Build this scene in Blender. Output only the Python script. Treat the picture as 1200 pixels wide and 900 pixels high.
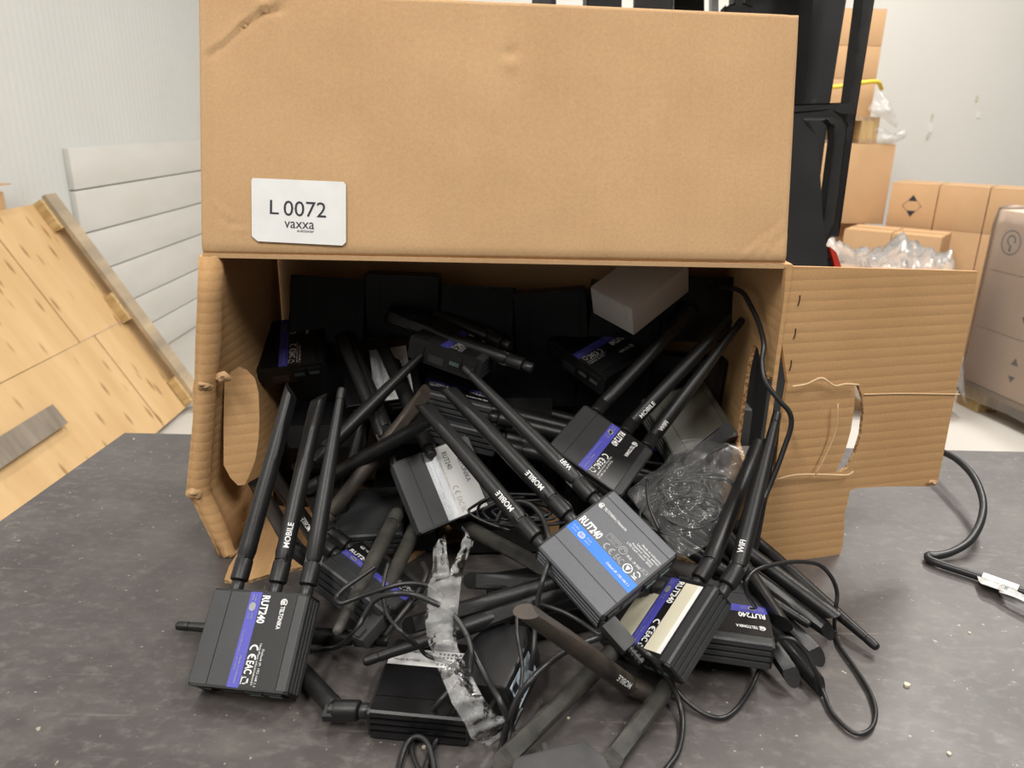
import bpy, bmesh, math, random
import numpy as np
from mathutils import Matrix, Vector
from mathutils.geometry import tessellate_polygon
for o in list(bpy.data.objects): bpy.data.objects.remove(o)
S = bpy.context.scene
COL = S.collection
rnd = random.Random(7)

# ------------------------------------------------------------------ camera, light, exposure
TH, RL, F, CH = math.radians(19.0), 0.019, 900.0, 0.43
V3 = lambda *a: np.array(a, float)
fw = V3(0, math.cos(TH), -math.sin(TH)); r0 = V3(1, 0, 0); u0 = V3(0, math.sin(TH), math.cos(TH))
CR = math.cos(RL)*r0 + math.sin(RL)*u0; CU = -math.sin(RL)*r0 + math.cos(RL)*u0
CC = V3(0, 0, CH)
cam = bpy.data.objects.new('camera', bpy.data.cameras.new('camera')); COL.objects.link(cam)
cam.matrix_world = Matrix(((CR[0], CU[0], -fw[0], 0), (CR[1], CU[1], -fw[1], 0), (CR[2], CU[2], -fw[2], CH), (0, 0, 0, 1)))
cam.data.sensor_width = 36; cam.data.lens = 27.0; cam.data.clip_start = 0.02
cam.data.dof.use_dof = True; cam.data.dof.focus_distance = 0.70; cam.data.dof.aperture_fstop = 11
S.camera = cam
S.view_settings.view_transform = 'Standard'; S.view_settings.look = 'None'
S.view_settings.exposure = 0.45; S.view_settings.gamma = 1.0; S.view_settings.use_curve_mapping = False
W = bpy.data.worlds.new('warehouse_ambient'); S.world = W; W.use_nodes = True
W.node_tree.nodes['Background'].inputs[0].default_value = (1.0, 0.97, 0.92, 1)
W.node_tree.nodes['Background'].inputs[1].default_value = 0.05
FLOOR = -0.826
def lamp(name, loc, sx, sy, power, col=(1, .96, .90)):
    l = bpy.data.lights.new(name, 'AREA'); l.shape = 'RECTANGLE'; l.size = sx; l.size_y = sy; l.energy = power; l.color = col
    o = bpy.data.objects.new(name, l); COL.objects.link(o); o.location = loc; return o
# rows of ceiling lamps, shining straight down
for (x, y, p) in ((-1.1, -1.2, 62), (1.3, -1.2, 66), (-1.0, 1.5, 18), (1.6, 1.6, 70), (0.5, 3.7, 58), (2.6, 3.7, 62)):
    lamp('ceiling_lamp', (x, y, 2.9), 0.35, 1.6, p)

# ------------------------------------------------------------------ pixel helpers (1200x900 frame)
def ray(x, y): return fw + (x-600)/F*CR - (y-450)/F*CU
def onY(x, y, Y): d = ray(x, y); return CC + d*(Y/d[1])
def onX(x, y, X): d = ray(x, y); return CC + d*(X/d[0])
def onZ(x, y, z): d = ray(x, y); return CC + d*((z-CH)/d[2])
def onPl(x, y, p, n): d = ray(x, y); return CC + d*(np.dot(p-CC, n)/np.dot(d, n))
def surf(X, Y):
    s = np.interp(Y, [.40, .46, .52, .60, .68, .76, .85, .90], [0, 0, .03, .075, .11, .145, .185, .2])
    if Y < .69:
        k = np.interp(X, [-.30, -.16, -.08, .15, .24], [0, .3, 1, 1, 0]); s = s*k
    return s
def onS(x, y, dz=0.0):
    d = ray(x, y); a, b = .25, 1.6
    for i in range(200):
        t = a + (b-a)*i/200; p = CC + d*t
        if p[2] <= max(surf(p[0], p[1]) + dz, 0.0025): return p
    return onZ(x, y, 0.0025)
def unit(v): v = np.asarray(v, float); return v/np.linalg.norm(v)
def frame(p, x, y, z=None):
    if z is None: z = np.cross(x, y)
    return Matrix(((x[0], y[0], z[0], p[0]), (x[1], y[1], z[1], p[1]), (x[2], y[2], z[2], p[2]), (0, 0, 0, 1)))
def orth(z, hint):
    z = unit(z); x = hint - np.dot(hint, z)*z; x = unit(x); return x, np.cross(z, x), z

# ------------------------------------------------------------------ materials
MATS = {}
def mat(name, col, rough=.5, metal=0, noise=0, nscale=60, col2=None, bump=0, bscale=200, spec=.5, coords='Object', stretch=None):
    if name in MATS: return MATS[name]
    m = bpy.data.materials.new(name); m.use_nodes = True; nt = m.node_tree; N = nt.nodes; L = nt.links
    b = N['Principled BSDF']; b.inputs['Base Color'].default_value = (*col, 1); b.inputs['Roughness'].default_value = rough
    b.inputs['Metallic'].default_value = metal; b.inputs['Specular IOR Level'].default_value = spec
    tc = N.new('ShaderNodeTexCoord'); src = tc.outputs[coords]
    if stretch:
        mp = N.new('ShaderNodeMapping'); mp.inputs['Scale'].default_value = stretch; L.new(src, mp.inputs[0]); src = mp.outputs[0]
    if noise:
        n = N.new('ShaderNodeTexNoise'); n.inputs['Scale'].default_value = nscale; n.inputs['Detail'].default_value = 5; L.new(src, n.inputs['Vector'])
        r = N.new('ShaderNodeValToRGB'); r.color_ramp.elements[0].position = .5-noise*.5; r.color_ramp.elements[1].position = .5+noise*.5
        r.color_ramp.elements[0].color = (*col, 1); r.color_ramp.elements[1].color = (*(col2 or col), 1)
        L.new(n.outputs['Fac'], r.inputs[0]); L.new(r.outputs[0], b.inputs['Base Color'])
    if bump:
        n2 = N.new('ShaderNodeTexNoise'); n2.inputs['Scale'].default_value = bscale; L.new(src, n2.inputs['Vector'])
        bp = N.new('ShaderNodeBump'); bp.inputs['Strength'].default_value = bump; bp.inputs['Distance'].default_value = .001
        L.new(n2.outputs['Fac'], bp.inputs['Height']); L.new(bp.outputs[0], b.inputs['Normal'])
    MATS[name] = m; return m
def cardboard(name, col, col2, flute=True, period=.0075, strength=.35):
    m = mat(name, col, .85, noise=.5, nscale=9, col2=col2, spec=.15)
    nt = m.node_tree; N = nt.nodes; L = nt.links; b = N['Principled BSDF']
    tc = N.new('ShaderNodeTexCoord'); n = N.new('ShaderNodeTexNoise'); n.inputs['Scale'].default_value = 420; n.inputs['Detail'].default_value = 4
    L.new(tc.outputs['Object'], n.inputs['Vector'])
    mx = N.new('ShaderNodeMix'); mx.data_type = 'RGBA'; mx.blend_type = 'OVERLAY'; mx.inputs['Factor'].default_value = .15
    old = b.inputs['Base Color'].links[0].from_socket
    L.new(old, mx.inputs['A']); L.new(n.outputs['Fac'], mx.inputs['B']); L.new(mx.outputs['Result'], b.inputs['Base Color'])
    w = N.new('ShaderNodeTexWave'); w.wave_type = 'BANDS'; w.bands_direction = 'X'; w.inputs['Scale'].default_value = .3142/period
    w.inputs['Distortion'].default_value = .4; w.inputs['Detail'].default_value = 2
    L.new(tc.outputs['Object'], w.inputs['Vector'])
    n3 = N.new('ShaderNodeTexNoise'); n3.inputs['Scale'].default_value = 25; L.new(tc.outputs['Object'], n3.inputs['Vector'])
    pw = N.new('ShaderNodeMath'); pw.operation = 'POWER'; pw.inputs[1].default_value = .4; L.new(w.outputs['Fac'], pw.inputs[0])
    mu = N.new('ShaderNodeMath'); mu.operation = 'MULTIPLY'; L.new(pw.outputs[0], mu.inputs[0]); L.new(n3.outputs['Fac'], mu.inputs[1])
    bp = N.new('ShaderNodeBump'); bp.inputs['Strength'].default_value = strength; bp.inputs['Distance'].default_value = .0012
    L.new(mu.outputs[0], bp.inputs['Height']); L.new(bp.outputs[0], b.inputs['Normal'])
    return m
CARD = cardboard('kraft_cardboard', (.50, .315, .165), (.58, .375, .205), strength=.16, period=.009)
CARDF = cardboard('kraft_cardboard_fluted', (.50, .295, .135), (.58, .35, .17), strength=.42, period=.0099)
CARDB = cardboard('carton_brown', (.52, .33, .18), (.56, .36, .20), strength=.05)
EDGE = mat('corrugated_edge', (.30, .18, .09), .9, noise=.12, nscale=230, col2=(.60, .42, .24), spec=.1)
BODY = mat('powder_coated_charcoal', (.027, .028, .030), .42, noise=.6, nscale=30, col2=(.040, .041, .043), bump=.25, bscale=1500)
BODYB = mat('powder_coat_painted_sheen', (.085, .09, .105), .42, noise=.6, nscale=30, col2=(.105, .11, .125), bump=.3, bscale=1500)  # lighter powder coat: ceiling-lamp reflection is put into the base colour
BODYG = mat('glossy_black_metal', (.005, .005, .0055), .25, noise=.5, nscale=20, col2=(.010, .010, .011), spec=.35)
BODYO = mat('olive_grey_metal', (.055, .057, .045), .5, noise=.5, nscale=25, col2=(.07, .072, .06))
PLATE = mat('black_plate', (.007, .007, .0075), .45, noise=.4, nscale=60, col2=(.014, .014, .014), spec=.4)
RUB = mat('antenna_rubber', (.006, .006, .0065), .42, noise=.55, nscale=45, col2=(.013, .013, .0135), bump=.15, bscale=700, spec=.42)
RUBD = mat('dusty_antenna_rubber', (.02, .02, .018), .62, noise=.4, nscale=55, col2=(.075, .070, .060), bump=.3, bscale=500)
RUBB = mat('worn_brown_antenna_rubber', (.016, .014, .012), .55, noise=.4, nscale=38, col2=(.060, .045, .032), bump=.3, bscale=500)
NUT = mat('black_nut', (.03, .03, .031), .38, metal=.4)
GOLD = mat('brass_contact', (.55, .38, .13), .3, metal=1)
PORT = mat('painted_port_shade', (.004, .004, .004), .6)  # flat black faces, painted as the shade inside the socket openings
CONT = mat('port_contacts', (.25, .36, .34), .35, metal=.7)
BLACKL = mat('black_label_film', (.012, .012, .013), .3)
PURP = mat('violet_blue_print', (.075, .075, .42), .4)
BLUE = mat('sky_blue_print', (.035, .19, .72), .4)
WHITE = mat('white_print', (.80, .80, .80), .5)
GREYP = mat('grey_print', (.35, .35, .36), .5)
DARKP = mat('dark_print', (.02, .02, .035), .5)
VIOP = mat('violet_print', (.04, .03, .12), .5)
PAPER = mat('white_paper', (.80, .80, .79), .6, noise=.5, nscale=40, col2=(.72, .72, .71))
PAPERY = mat('yellowed_paper', (.60, .56, .42), .6, noise=.5, nscale=30, col2=(.70, .66, .52))
SILV = mat('silver_label', (.38, .40, .43), .35, metal=.2, noise=.4, nscale=60, col2=(.55, .57, .60))
CORD = mat('black_cord', (.016, .016, .017), .38)
PLAS = mat('black_plastic', (.008, .008, .009), .4, noise=.4, nscale=60, col2=(.015, .015, .016), bump=.15, bscale=900)
PLASG = mat('dark_grey_plastic', (.05, .05, .052), .5, noise=.4, nscale=60, col2=(.065, .065, .067), bump=.2, bscale=900)
GREYBOX = mat('grey_white_carton', (.50, .46, .42), .75, noise=.5, nscale=30, col2=(.56, .52, .48))
STEEL = mat('black_painted_steel', (.018, .019, .021), .5, noise=.4, nscale=12, col2=(.028, .029, .031))
STEELW = mat('worn_black_steel', (.016, .016, .017), .5, noise=.5, nscale=60, col2=(.03, .03, .03))
RED = mat('red_paint', (.55, .04, .02), .4)
YEL = mat('yellow_strap', (.72, .55, .05), .5)
CONC = mat('pale_concrete', (.48, .46, .42), .55, noise=.6, nscale=1.6, col2=(.58, .55, .51))
WPAINT = mat('white_wall_paint', (.74, .73, .69), .5, noise=.6, nscale=2, col2=(.78, .77, .735))
PLANKP = mat('white_painted_plank', (.58, .575, .54), .55, noise=.5, nscale=3, col2=(.64, .63, .60), stretch=(4, 1, 4))
WOODE = mat('plywood_edge', (.50, .36, .22), .7, noise=.4, nscale=80, col2=(.35, .24, .14))
GWOOD = mat('weathered_wood', (.22, .19, .15), .8, noise=.45, nscale=9, col2=(.55, .42, .27), stretch=(1, .18, 1))
DWOOD = mat('grey_weathered_wood', (.17, .14, .11), .8, noise=.5, nscale=30, col2=(.30, .25, .2), stretch=(.2, 1, 1))
CHIP = mat('chipboard_block', (.42, .28, .12), .85, noise=.35, nscale=70, col2=(.62, .45, .22), stretch=(1, 1, .12))
FLUFF = mat('foam_white', (.8, .79, .77), .8)

def plywood():
    m = mat('plywood_face', (.52, .33, .15), .6, noise=.6, nscale=9, col2=(.70, .49, .26), stretch=(.2, 1, 1), spec=.25)
    nt = m.node_tree; N = nt.nodes; L = nt.links; b = N['Principled BSDF']
    tc = N.new('ShaderNodeTexCoord'); mp = N.new('ShaderNodeMapping'); mp.inputs['Scale'].default_value = (6, 22, 6); L.new(tc.outputs['Object'], mp.inputs[0])
    v = N.new('ShaderNodeTexVoronoi'); v.inputs['Scale'].default_value = 1.0; L.new(mp.outputs[0], v.inputs['Vector'])
    r = N.new('ShaderNodeValToRGB'); r.color_ramp.elements[0].position = .10; r.color_ramp.elements[1].position = .24
    r.color_ramp.elements[0].color = (.35, .22, .10, 1); r.color_ramp.elements[1].color = (1, 1, 1, 1); L.new(v.outputs['Distance'], r.inputs[0])
    mx = N.new('ShaderNodeMix'); mx.data_type = 'RGBA'; mx.blend_type = 'MULTIPLY'; mx.inputs['Factor'].default_value = .65
    old = b.inputs['Base Color'].links[0].from_socket; L.new(old, mx.inputs['A']); L.new(r.outputs[0], mx.inputs['B']); L.new(mx.outputs['Result'], b.inputs['Base Color'])
    return m
PLY = plywood()
def tabletop():
    m = mat('film_faced_plywood', (.050, .043, .042), .5, noise=.7, nscale=5, col2=(.072, .064, .063), spec=.6)
    nt = m.node_tree; N = nt.nodes; L = nt.links; b = N['Principled BSDF']; tc = N.new('ShaderNodeTexCoord')
    def layer(scale, stretch, lo, hi, col, detail=8, rot=0):
        mp = N.new('ShaderNodeMapping'); mp.inputs['Scale'].default_value = stretch; mp.inputs['Rotation'].default_value = (0, 0, rot); L.new(tc.outputs['Object'], mp.inputs[0])
        n = N.new('ShaderNodeTexNoise'); n.inputs['Scale'].default_value = scale; n.inputs['Detail'].default_value = detail; n.inputs['Roughness'].default_value = .65; L.new(mp.outputs[0], n.inputs['Vector'])
        r = N.new('ShaderNodeValToRGB'); r.color_ramp.elements[0].position = lo; r.color_ramp.elements[1].position = hi
        r.color_ramp.elements[0].color = (0, 0, 0, 1); r.color_ramp.elements[1].color = (1, 1, 1, 1); L.new(n.outputs['Fac'], r.inputs[0])
        mx = N.new('ShaderNodeMix'); mx.data_type = 'RGBA'; L.new(r.outputs[0], mx.inputs['Factor'])
        old = b.inputs['Base Color'].links[0].from_socket; L.new(old, mx.inputs['A']); mx.inputs['B'].default_value = (*col, 1); L.new(mx.outputs['Result'], b.inputs['Base Color'])
    layer(3.5, (1, 1, 1), .44, .68, (.100, .091, .090))
    layer(13, (1, 1.6, 1), .50, .78, (.120, .108, .100), rot=.5)
    layer(70, (1, 1.5, 1), .50, .72, (.125, .112, .103), rot=.3, detail=10)
    layer(6, (1, 22, 1), .63, .72, (.16, .14, .12), rot=.8)
    layer(130, (1, 1, 1), .69, .74, (.34, .30, .25), detail=2)
    n = N.new('ShaderNodeTexNoise'); n.inputs['Scale'].default_value = 14; n.inputs['Detail'].default_value = 6; L.new(tc.outputs['Object'], n.inputs['Vector'])
    r = N.new('ShaderNodeMapRange'); r.inputs[3].default_value = .30; r.inputs[4].default_value = .55; L.new(n.outputs['Fac'], r.inputs[0]); L.new(r.outputs[0], b.inputs['Roughness'])
    return m
TABLE = tabletop()
def ribwall():
    m = mat('ribbed_white_panel', (.57, .58, .565), .45, noise=.6, nscale=1.5, col2=(.62, .63, .615), spec=.4)
    nt = m.node_tree; N = nt.nodes; L = nt.links; b = N['Principled BSDF']; tc = N.new('ShaderNodeTexCoord')
    w = N.new('ShaderNodeTexWave'); w.bands_direction = 'Y'; w.inputs['Scale'].default_value = .3142/.045; w.inputs['Distortion'].default_value = .3; L.new(tc.outputs['Object'], w.inputs['Vector'])
    bp = N.new('ShaderNodeBump'); bp.inputs['Strength'].default_value = .35; bp.inputs['Distance'].default_value = .004; L.new(w.outputs['Fac'], bp.inputs['Height']); L.new(bp.outputs[0], b.inputs['Normal'])
    return m
RIBW = ribwall()
def film(name, tint, clear, rough, bscale, bstr, ior=1.45):
    m = bpy.data.materials.new(name); m.use_nodes = True; nt = m.node_tree; N = nt.nodes; L = nt.links
    N.remove(N['Principled BSDF']); out = N['Material Output']
    tr = N.new('ShaderNodeBsdfTransparent'); tr.inputs[0].default_value = (.97, .97, .97, 1)
    gl = N.new('ShaderNodeBsdfGlossy'); gl.inputs['Roughness'].default_value = rough
    df = N.new('ShaderNodeBsdfDiffuse'); df.inputs[0].default_value = (*tint, 1)
    tc = N.new('ShaderNodeTexCoord'); n = N.new('ShaderNodeTexNoise'); n.inputs['Scale'].default_value = bscale; n.inputs['Detail'].default_value = 3; L.new(tc.outputs['Object'], n.inputs['Vector'])
    bp = N.new('ShaderNodeBump'); bp.inputs['Strength'].default_value = bstr; bp.inputs['Distance'].default_value = .004; L.new(n.outputs['Fac'], bp.inputs['Height'])
    L.new(bp.outputs[0], gl.inputs['Normal'])
    fr = N.new('ShaderNodeFresnel'); fr.inputs[0].default_value = ior; L.new(bp.outputs[0], fr.inputs['Normal'])
    m1 = N.new('ShaderNodeMixShader'); m1.inputs[0].default_value = clear; L.new(df.outputs[0], m1.inputs[1]); L.new(tr.outputs[0], m1.inputs[2])
    m2 = N.new('ShaderNodeMixShader'); L.new(fr.outputs[0], m2.inputs[0]); L.new(m1.outputs[0], m2.inputs[1]); L.new(gl.outputs[0], m2.inputs[2]); L.new(m2.outputs[0], out.inputs[0])
    return m
CLEAR = film('clear_plastic_film', (.75, .76, .77), .95, .08, 90, 1.0)
CLEARS = film('clear_plastic_sleeve', (.92, .93, .94), .78, .16, 120, .55, 1.28)
WRAP = film('stretch_wrap', (.85, .80, .76), .88, .25, 14, .6)
WRAPL = film('loose_stretch_wrap', (.80, .79, .78), .72, .15, 18, 1.0)

# ------------------------------------------------------------------ object helpers
def link(o): COL.objects.link(o); return o
def tag(o, label=None, cat=None, group=None, kind=None):
    if label: o['label'] = label
    if cat: o['category'] = cat
    if group: o['group'] = group
    if kind: o['kind'] = kind
    return o
def empty(name, M): o = bpy.data.objects.new(name, None); o.empty_display_size = .02; o.matrix_world = M; return link(o)
def mesh(name, verts, faces, mats, smooth=False, fm=None):
    me = bpy.data.meshes.new(name); me.from_pydata([tuple(map(float, v)) for v in verts], [], faces)
    for m in (mats if isinstance(mats, (list, tuple)) else [mats]): me.materials.append(m)
    if fm is not None: me.polygons.foreach_set('material_index', fm)
    if smooth: me.polygons.foreach_set('use_smooth', [True]*len(me.polygons))
    me.update(); return me
def fix(me, auto=None):
    bm = bmesh.new(); bm.from_mesh(me); bmesh.ops.recalc_face_normals(bm, faces=bm.faces)
    if auto is not None:
        for f in bm.faces: f.smooth = True
        for e in bm.edges:
            if len(e.link_faces) == 2 and e.calc_face_angle(0) > auto: e.smooth = False
    bm.to_mesh(me); bm.free(); return me
def obj(name, me, parent=None, M=None, lab=None):
    o = bpy.data.objects.new(name, me); link(o)
    if M is not None: o.matrix_basis = M
    if parent is not None: o.parent = parent
    if lab: o['label'] = lab
    return o
class MB:
    def __init__(s): s.v = []; s.f = []; s.m = []
    def add(s, v, f, mi=0):
        b = len(s.v); s.v += [tuple(map(float, q)) for q in v]; s.f += [tuple(b+i for i in q) for q in f]; s.m += [mi]*len(f)
    def box(s, x0, x1, y0, y1, z0, z1, mi=0):
        v = [(x, y, z) for z in (z0, z1) for y in (y0, y1) for x in (x0, x1)]
        s.add(v, [(0, 2, 3, 1), (4, 5, 7, 6), (0, 1, 5, 4), (2, 6, 7, 3), (0, 4, 6, 2), (1, 3, 7, 5)], mi)
    def cyl(s, prof, n=16, mi=0, cap=True, axis='z', o=(0, 0, 0)):     # prof: (r, z)
        v = []; f = []
        for r, z in prof:
            for i in range(n):
                a = 2*math.pi*i/n; p = (r*math.cos(a), r*math.sin(a), z)
                if axis == 'y': p = (p[0], p[2], -p[1])
                if axis == 'x': p = (p[2], p[1], -p[0])
                v.append((p[0]+o[0], p[1]+o[1], p[2]+o[2]))
        for k in range(len(prof)-1):
            for i in range(n): j = (i+1) % n; f.append((k*n+i, k*n+j, (k+1)*n+j, (k+1)*n+i))
        if cap: f.append(tuple(range(n-1, -1, -1))); f.append(tuple((len(prof)-1)*n+i for i in range(n)))
        s.add(v, f, mi)
    def prism(s, poly, M, h0, h1, mi=0, mside=None):                       # poly 2d, matrix maps (u,v,h)
        n = len(poly); v = [(*p, h0) for p in poly] + [(*p, h1) for p in poly]
        v = [tuple(M @ Vector(q)) for q in v]
        tr = tessellate_polygon([[Vector((p[0], p[1], 0)) for p in poly]])
        s.add(v, [t[::-1] for t in tr] + [tuple(n+i for i in t) for t in tr], mi)
        s.add(v, [(i, (i+1) % n, n+(i+1) % n, n+i) for i in range(n)], mi if mside is None else mside)
    def me(s, name, mats, auto=None): return fix(mesh(name, s.v, s.f, mats, fm=s.m), auto)
def bevel(me, w, seg=2, auto=.6):
    bm = bmesh.new(); bm.from_mesh(me); bmesh.ops.remove_doubles(bm, verts=bm.verts, dist=1e-6)
    es = [e for e in bm.edges if len(e.link_faces) == 2 and e.calc_face_angle(0) > .5]
    bmesh.ops.bevel(bm, geom=es, offset=w, segments=seg, affect='EDGES', profile=.6); bm.to_mesh(me); bm.free(); return fix(me, auto)
def inv(M): return M.inverted()

_T = {}
def text2d(s, off=0.0):
    if (s, off) in _T: return _T[s, off]
    c = bpy.data.curves.new('t', 'FONT'); c.body = s; c.resolution_u = 3; c.offset = off; o = bpy.data.objects.new('t', c); link(o)
    dg = bpy.context.evaluated_depsgraph_get(); me = o.evaluated_get(dg).to_mesh()
    v = np.array([tuple(q.co) for q in me.vertices])[:, :2]; f = [tuple(p.vertices) for p in me.polygons]
    bpy.data.objects.remove(o); bpy.data.curves.remove(c)
    v = (v - v.min(0))/(v.max(0) - v.min(0)); _T[s, off] = (v, f); return v, f
def txt(mb, s, u0_, u1_, v0_, v1_, tr, mi=0, off=0.0):
    v, f = text2d(s, off); mb.add([tr(u0_+(u1_-u0_)*a, v0_+(v1_-v0_)*b) for a, b in v], f, mi)
def rect(mb, u0_, u1_, v0_, v1_, tr, mi=0): mb.add([tr(u0_, v0_), tr(u1_, v0_), tr(u1_, v1_), tr(u0_, v1_)], [(0, 1, 2, 3)], mi)
def arc(mb, cu, cv, r, w, a0, a1, tr, mi=0, n=12, sx=1.0):
    v = []; f = []
    for i in range(n+1):
        a = a0+(a1-a0)*i/n
        v += [tr(cu+sx*r*math.cos(a), cv+r*math.sin(a)), tr(cu+sx*(r-w)*math.cos(a), cv+(r-w)*math.sin(a))]
    for i in range(n): f.append((2*i, 2*i+2, 2*i+3, 2*i+1))
    mb.add(v, f, mi)
def ce_mark(mb, u, v, h, tr, mi=0):
    r = h/2; w = h*.17
    arc(mb, u+r, v+r, r, w, math.radians(80), math.radians(280), tr, mi)
    arc(mb, u+r*2.9, v+r, r, w, math.radians(80), math.radians(280), tr, mi)
    rect(mb, u+r*1.95, u+r*2.7, v+r-w/2, v+r+w/2, tr, mi)
def logo_ring(mb, u, v, h, tr, mi=0):
    r = h/2
    arc(mb, u+r, v+r, r, h*.12, .6, 5.7, tr, mi); arc(mb, u+r, v+r, r*.62, h*.11, 2.2, 7.2, tr, mi); arc(mb, u+r, v+r, r*.3, h*.2, 0, 6.28, tr, mi)

# ------------------------------------------------------------------ the setting
fl = MB(); fl.box(-2.0, 5.2, -2.5, 6.0, FLOOR-.1, FLOOR); tag(obj('floor', fl.me('floor', CONC)), 'pale grey concrete warehouse floor', kind='structure')
wl = MB(); wl.box(-2.12, -2.0, -2.5, 6.0, FLOOR, 3.2); wall_l = tag(obj('wall_left', wl.me('wall_left', RIBW)), 'white ribbed panel wall behind the plywood pallet', kind='structure')
wb_ = MB(); wb_.box(-2.12, 5.3, 5.9, 6.0, FLOOR, 3.2); wall_b = tag(obj('wall_back', wb_.me('wall_back', WPAINT)), 'plain white wall behind the stacked cartons', kind='structure')
# white plank cladding on the lower part of the left wall
zs = [.274, .090, -.104, -.290, -.490, -.66, FLOOR]
for i in range(6):
    m = MB(); m.box(-2.0, -1.972, 3.52, 5.9, zs[i+1]+.006, zs[i]); obj('plank', bevel(m.me('plank', PLANKP), .004), wall_l)
# flaked paint on the back wall
for (px, py, r) in ((1090, 150, .03), (1087, 160, .02), (1147, 135, .022), (1145, 115, .016), (1092, 137, .018)):
    p = onY(px, py, 5.897); mb = MB(); n = 9
    mb.prism([(r*(.6+.7*rnd.random())*math.cos(6.28*i/n)*.7, 1.4*r*(.6+.7*rnd.random())*math.sin(6.28*i/n)) for i in range(n)], frame(p, V3(1, 0, 0), V3(0, 0, 1)), 0, .003)
    obj('paint_flake', mb.me('paint_flake', FLUFF if r > .02 else PAPERY), wall_b)

# ------------------------------------------------------------------ table
TZ = -.021
t = empty('work_table', Matrix.Translation((.2, .55, FLOOR)))
TI = Matrix.Translation((-.2, -.55, -FLOOR))
mb = MB(); mb.prism([(-.548, 1.004), (1.12, .995), (1.12, .12), (-.60, .12)], Matrix(), TZ, 0, 0, 1)
obj('tabletop', mb.me('tabletop', [TABLE, WOODE]), t, TI)
for (x, y) in ((-.5, .2), (-.46, .93), (1.04, .2), (1.04, .92)):
    mb = MB(); mb.box(x-.03, x+.03, y-.03, y+.03, FLOOR, TZ); obj('leg', bevel(mb.me('leg', GWOOD), .004), t, TI)
mb = MB(); mb.box(-.46, 1.04, .19, .215, TZ-.09, TZ); mb.box(-.42, 1.04, .92, .945, TZ-.09, TZ); obj('rail', mb.me('rail', GWOOD), t, TI)
tag(t, 'dark brown film-faced plywood work table with scratched dusty top', 'table')

# ------------------------------------------------------------------ leaning pallet on the left
Tp, Bp = V3(-1.90, 3.25, .10), V3(-1.385, 3.25, FLOOR+.06)
ey = V3(0, -1, 0); ex = unit(Bp-Tp); ez = np.cross(ex, ey); ez = ez if ez[0] > 0 else -ez
Lp = np.linalg.norm(Bp-Tp)
PM = frame(Tp, ex, ey, ez)          # u down the slope, v towards the camera, w out of the face
pal = empty('plywood_pallet', Matrix.Translation((-1.45, 2.8, FLOOR))); PI_ = inv(Matrix.Translation((-1.45, 2.8, FLOOR))) @ PM
cuts_u = [0, .56, Lp]; 
for i in range(2):
    for j, (v0, v1) in enumerate(((0.0, .31 if i else .42), (.315 if i else .425, 1.42))):
        mb = MB(); mb.box(cuts_u[i]+.001, cuts_u[i+1]-.001, v0, v1-.002, -.068-.004*i, -.055-.004*i); obj('deck_panel', mb.me('deck_panel', PLY), pal, PI_)
mb = MB(); mb.box(-.01, Lp, -.005, .075, -.018, .0); obj('edge_board', mb.me('edge_board', GWOOD), pal, PI_)
for u in (0.0, .44, .87):
    mb = MB(); mb.box(u, u+.13, -.0, .095, -.055, -.018); obj('block', mb.me('block', CHIP), pal, PI_)
for (u, v0, v1, w) in ((.70, .80, 1.2, .08),):
    mb = MB(); mb.box(u, u+w, v0, v1, -.054, -.03); obj('cross_board', mb.me('cross_board', DWOOD), pal, PI_)
tag(pal, 'plywood pallet with chipboard blocks leaning against the white ribbed wall', 'pallet')
# carton peeping out behind the pallet
def carton(name, M, w, d, h, mats, label, group=None, marks=(), flaps=True, cat='box'):
    """M: base-centre frame; w along x, d along y, h up. The tape runs along x over the top."""
    r = empty(name, M); m = MB(); m.box(-w/2, w/2, -d/2, d/2, 0, h-.004); obj('body', bevel(m.me('carton_body', mats), .004), r)
    for s in (-1, 1):
        m = MB(); m.box(-w/2+.002, w/2-.002, min(s*.002, s*d/2*.99), max(s*.002, s*d/2*.99), h-.004, h); obj('top_flap', m.me('carton_flap', mats), r)
    m = MB(); m.box(-w/2-.001, w/2+.001, -.025, .025, h, h+.0008); m.box(-w/2-.001, -w/2, -.025, .025, h-.06, h); obj('tape', m.me('carton_tape', mat('brown_tape', (.46, .30, .16), .25)), r)
    for (face, u, v, s) in marks:
        mm = MB()
        if face == 'x-': tr = lambda a, b: (-w/2-.0012, -(u+a*s), v+b*s)
        else: tr = lambda a, b: (u+a*s, -d/2-.0012, v+b*s)
        mm.add([tr(-.5, .55), tr(.5, .55), tr(0, 1.25)], [(0, 1, 2)]); mm.add([tr(-.5, -.55), tr(.5, -.55), tr(0, -1.25)], [(0, 2, 1)])
        for (a, b, c2, d2) in ((-.5, .55, -1, 0), (.5, .55, 1, 0), (-1, 0, -.5, -.55), (1, 0, .5, -.55)):
            mm.add([tr(a-.03, b), tr(a+.03, b), tr(c2+.03, d2), tr(c2-.03, d2)], [(0, 1, 2, 3)])
        obj('printed_mark', mesh('printed_mark', mm.v, mm.f, DARKP), r)
    tag(r, label, cat, group); return r
mb = MB(); mb.box(-1.975, -1.962, 2.45, 2.99, FLOOR, .165); mb.box(-1.975, -1.90, 2.45, 2.97, .165, .169); mb.box(-1.960, -1.95, 2.45, 2.99, FLOOR, .135)
tag(obj('flattened_carton', mb.me('flattened_carton', CARDB)), 'flattened brown carton standing between the white wall and the plywood pallet', 'cardboard')

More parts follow.
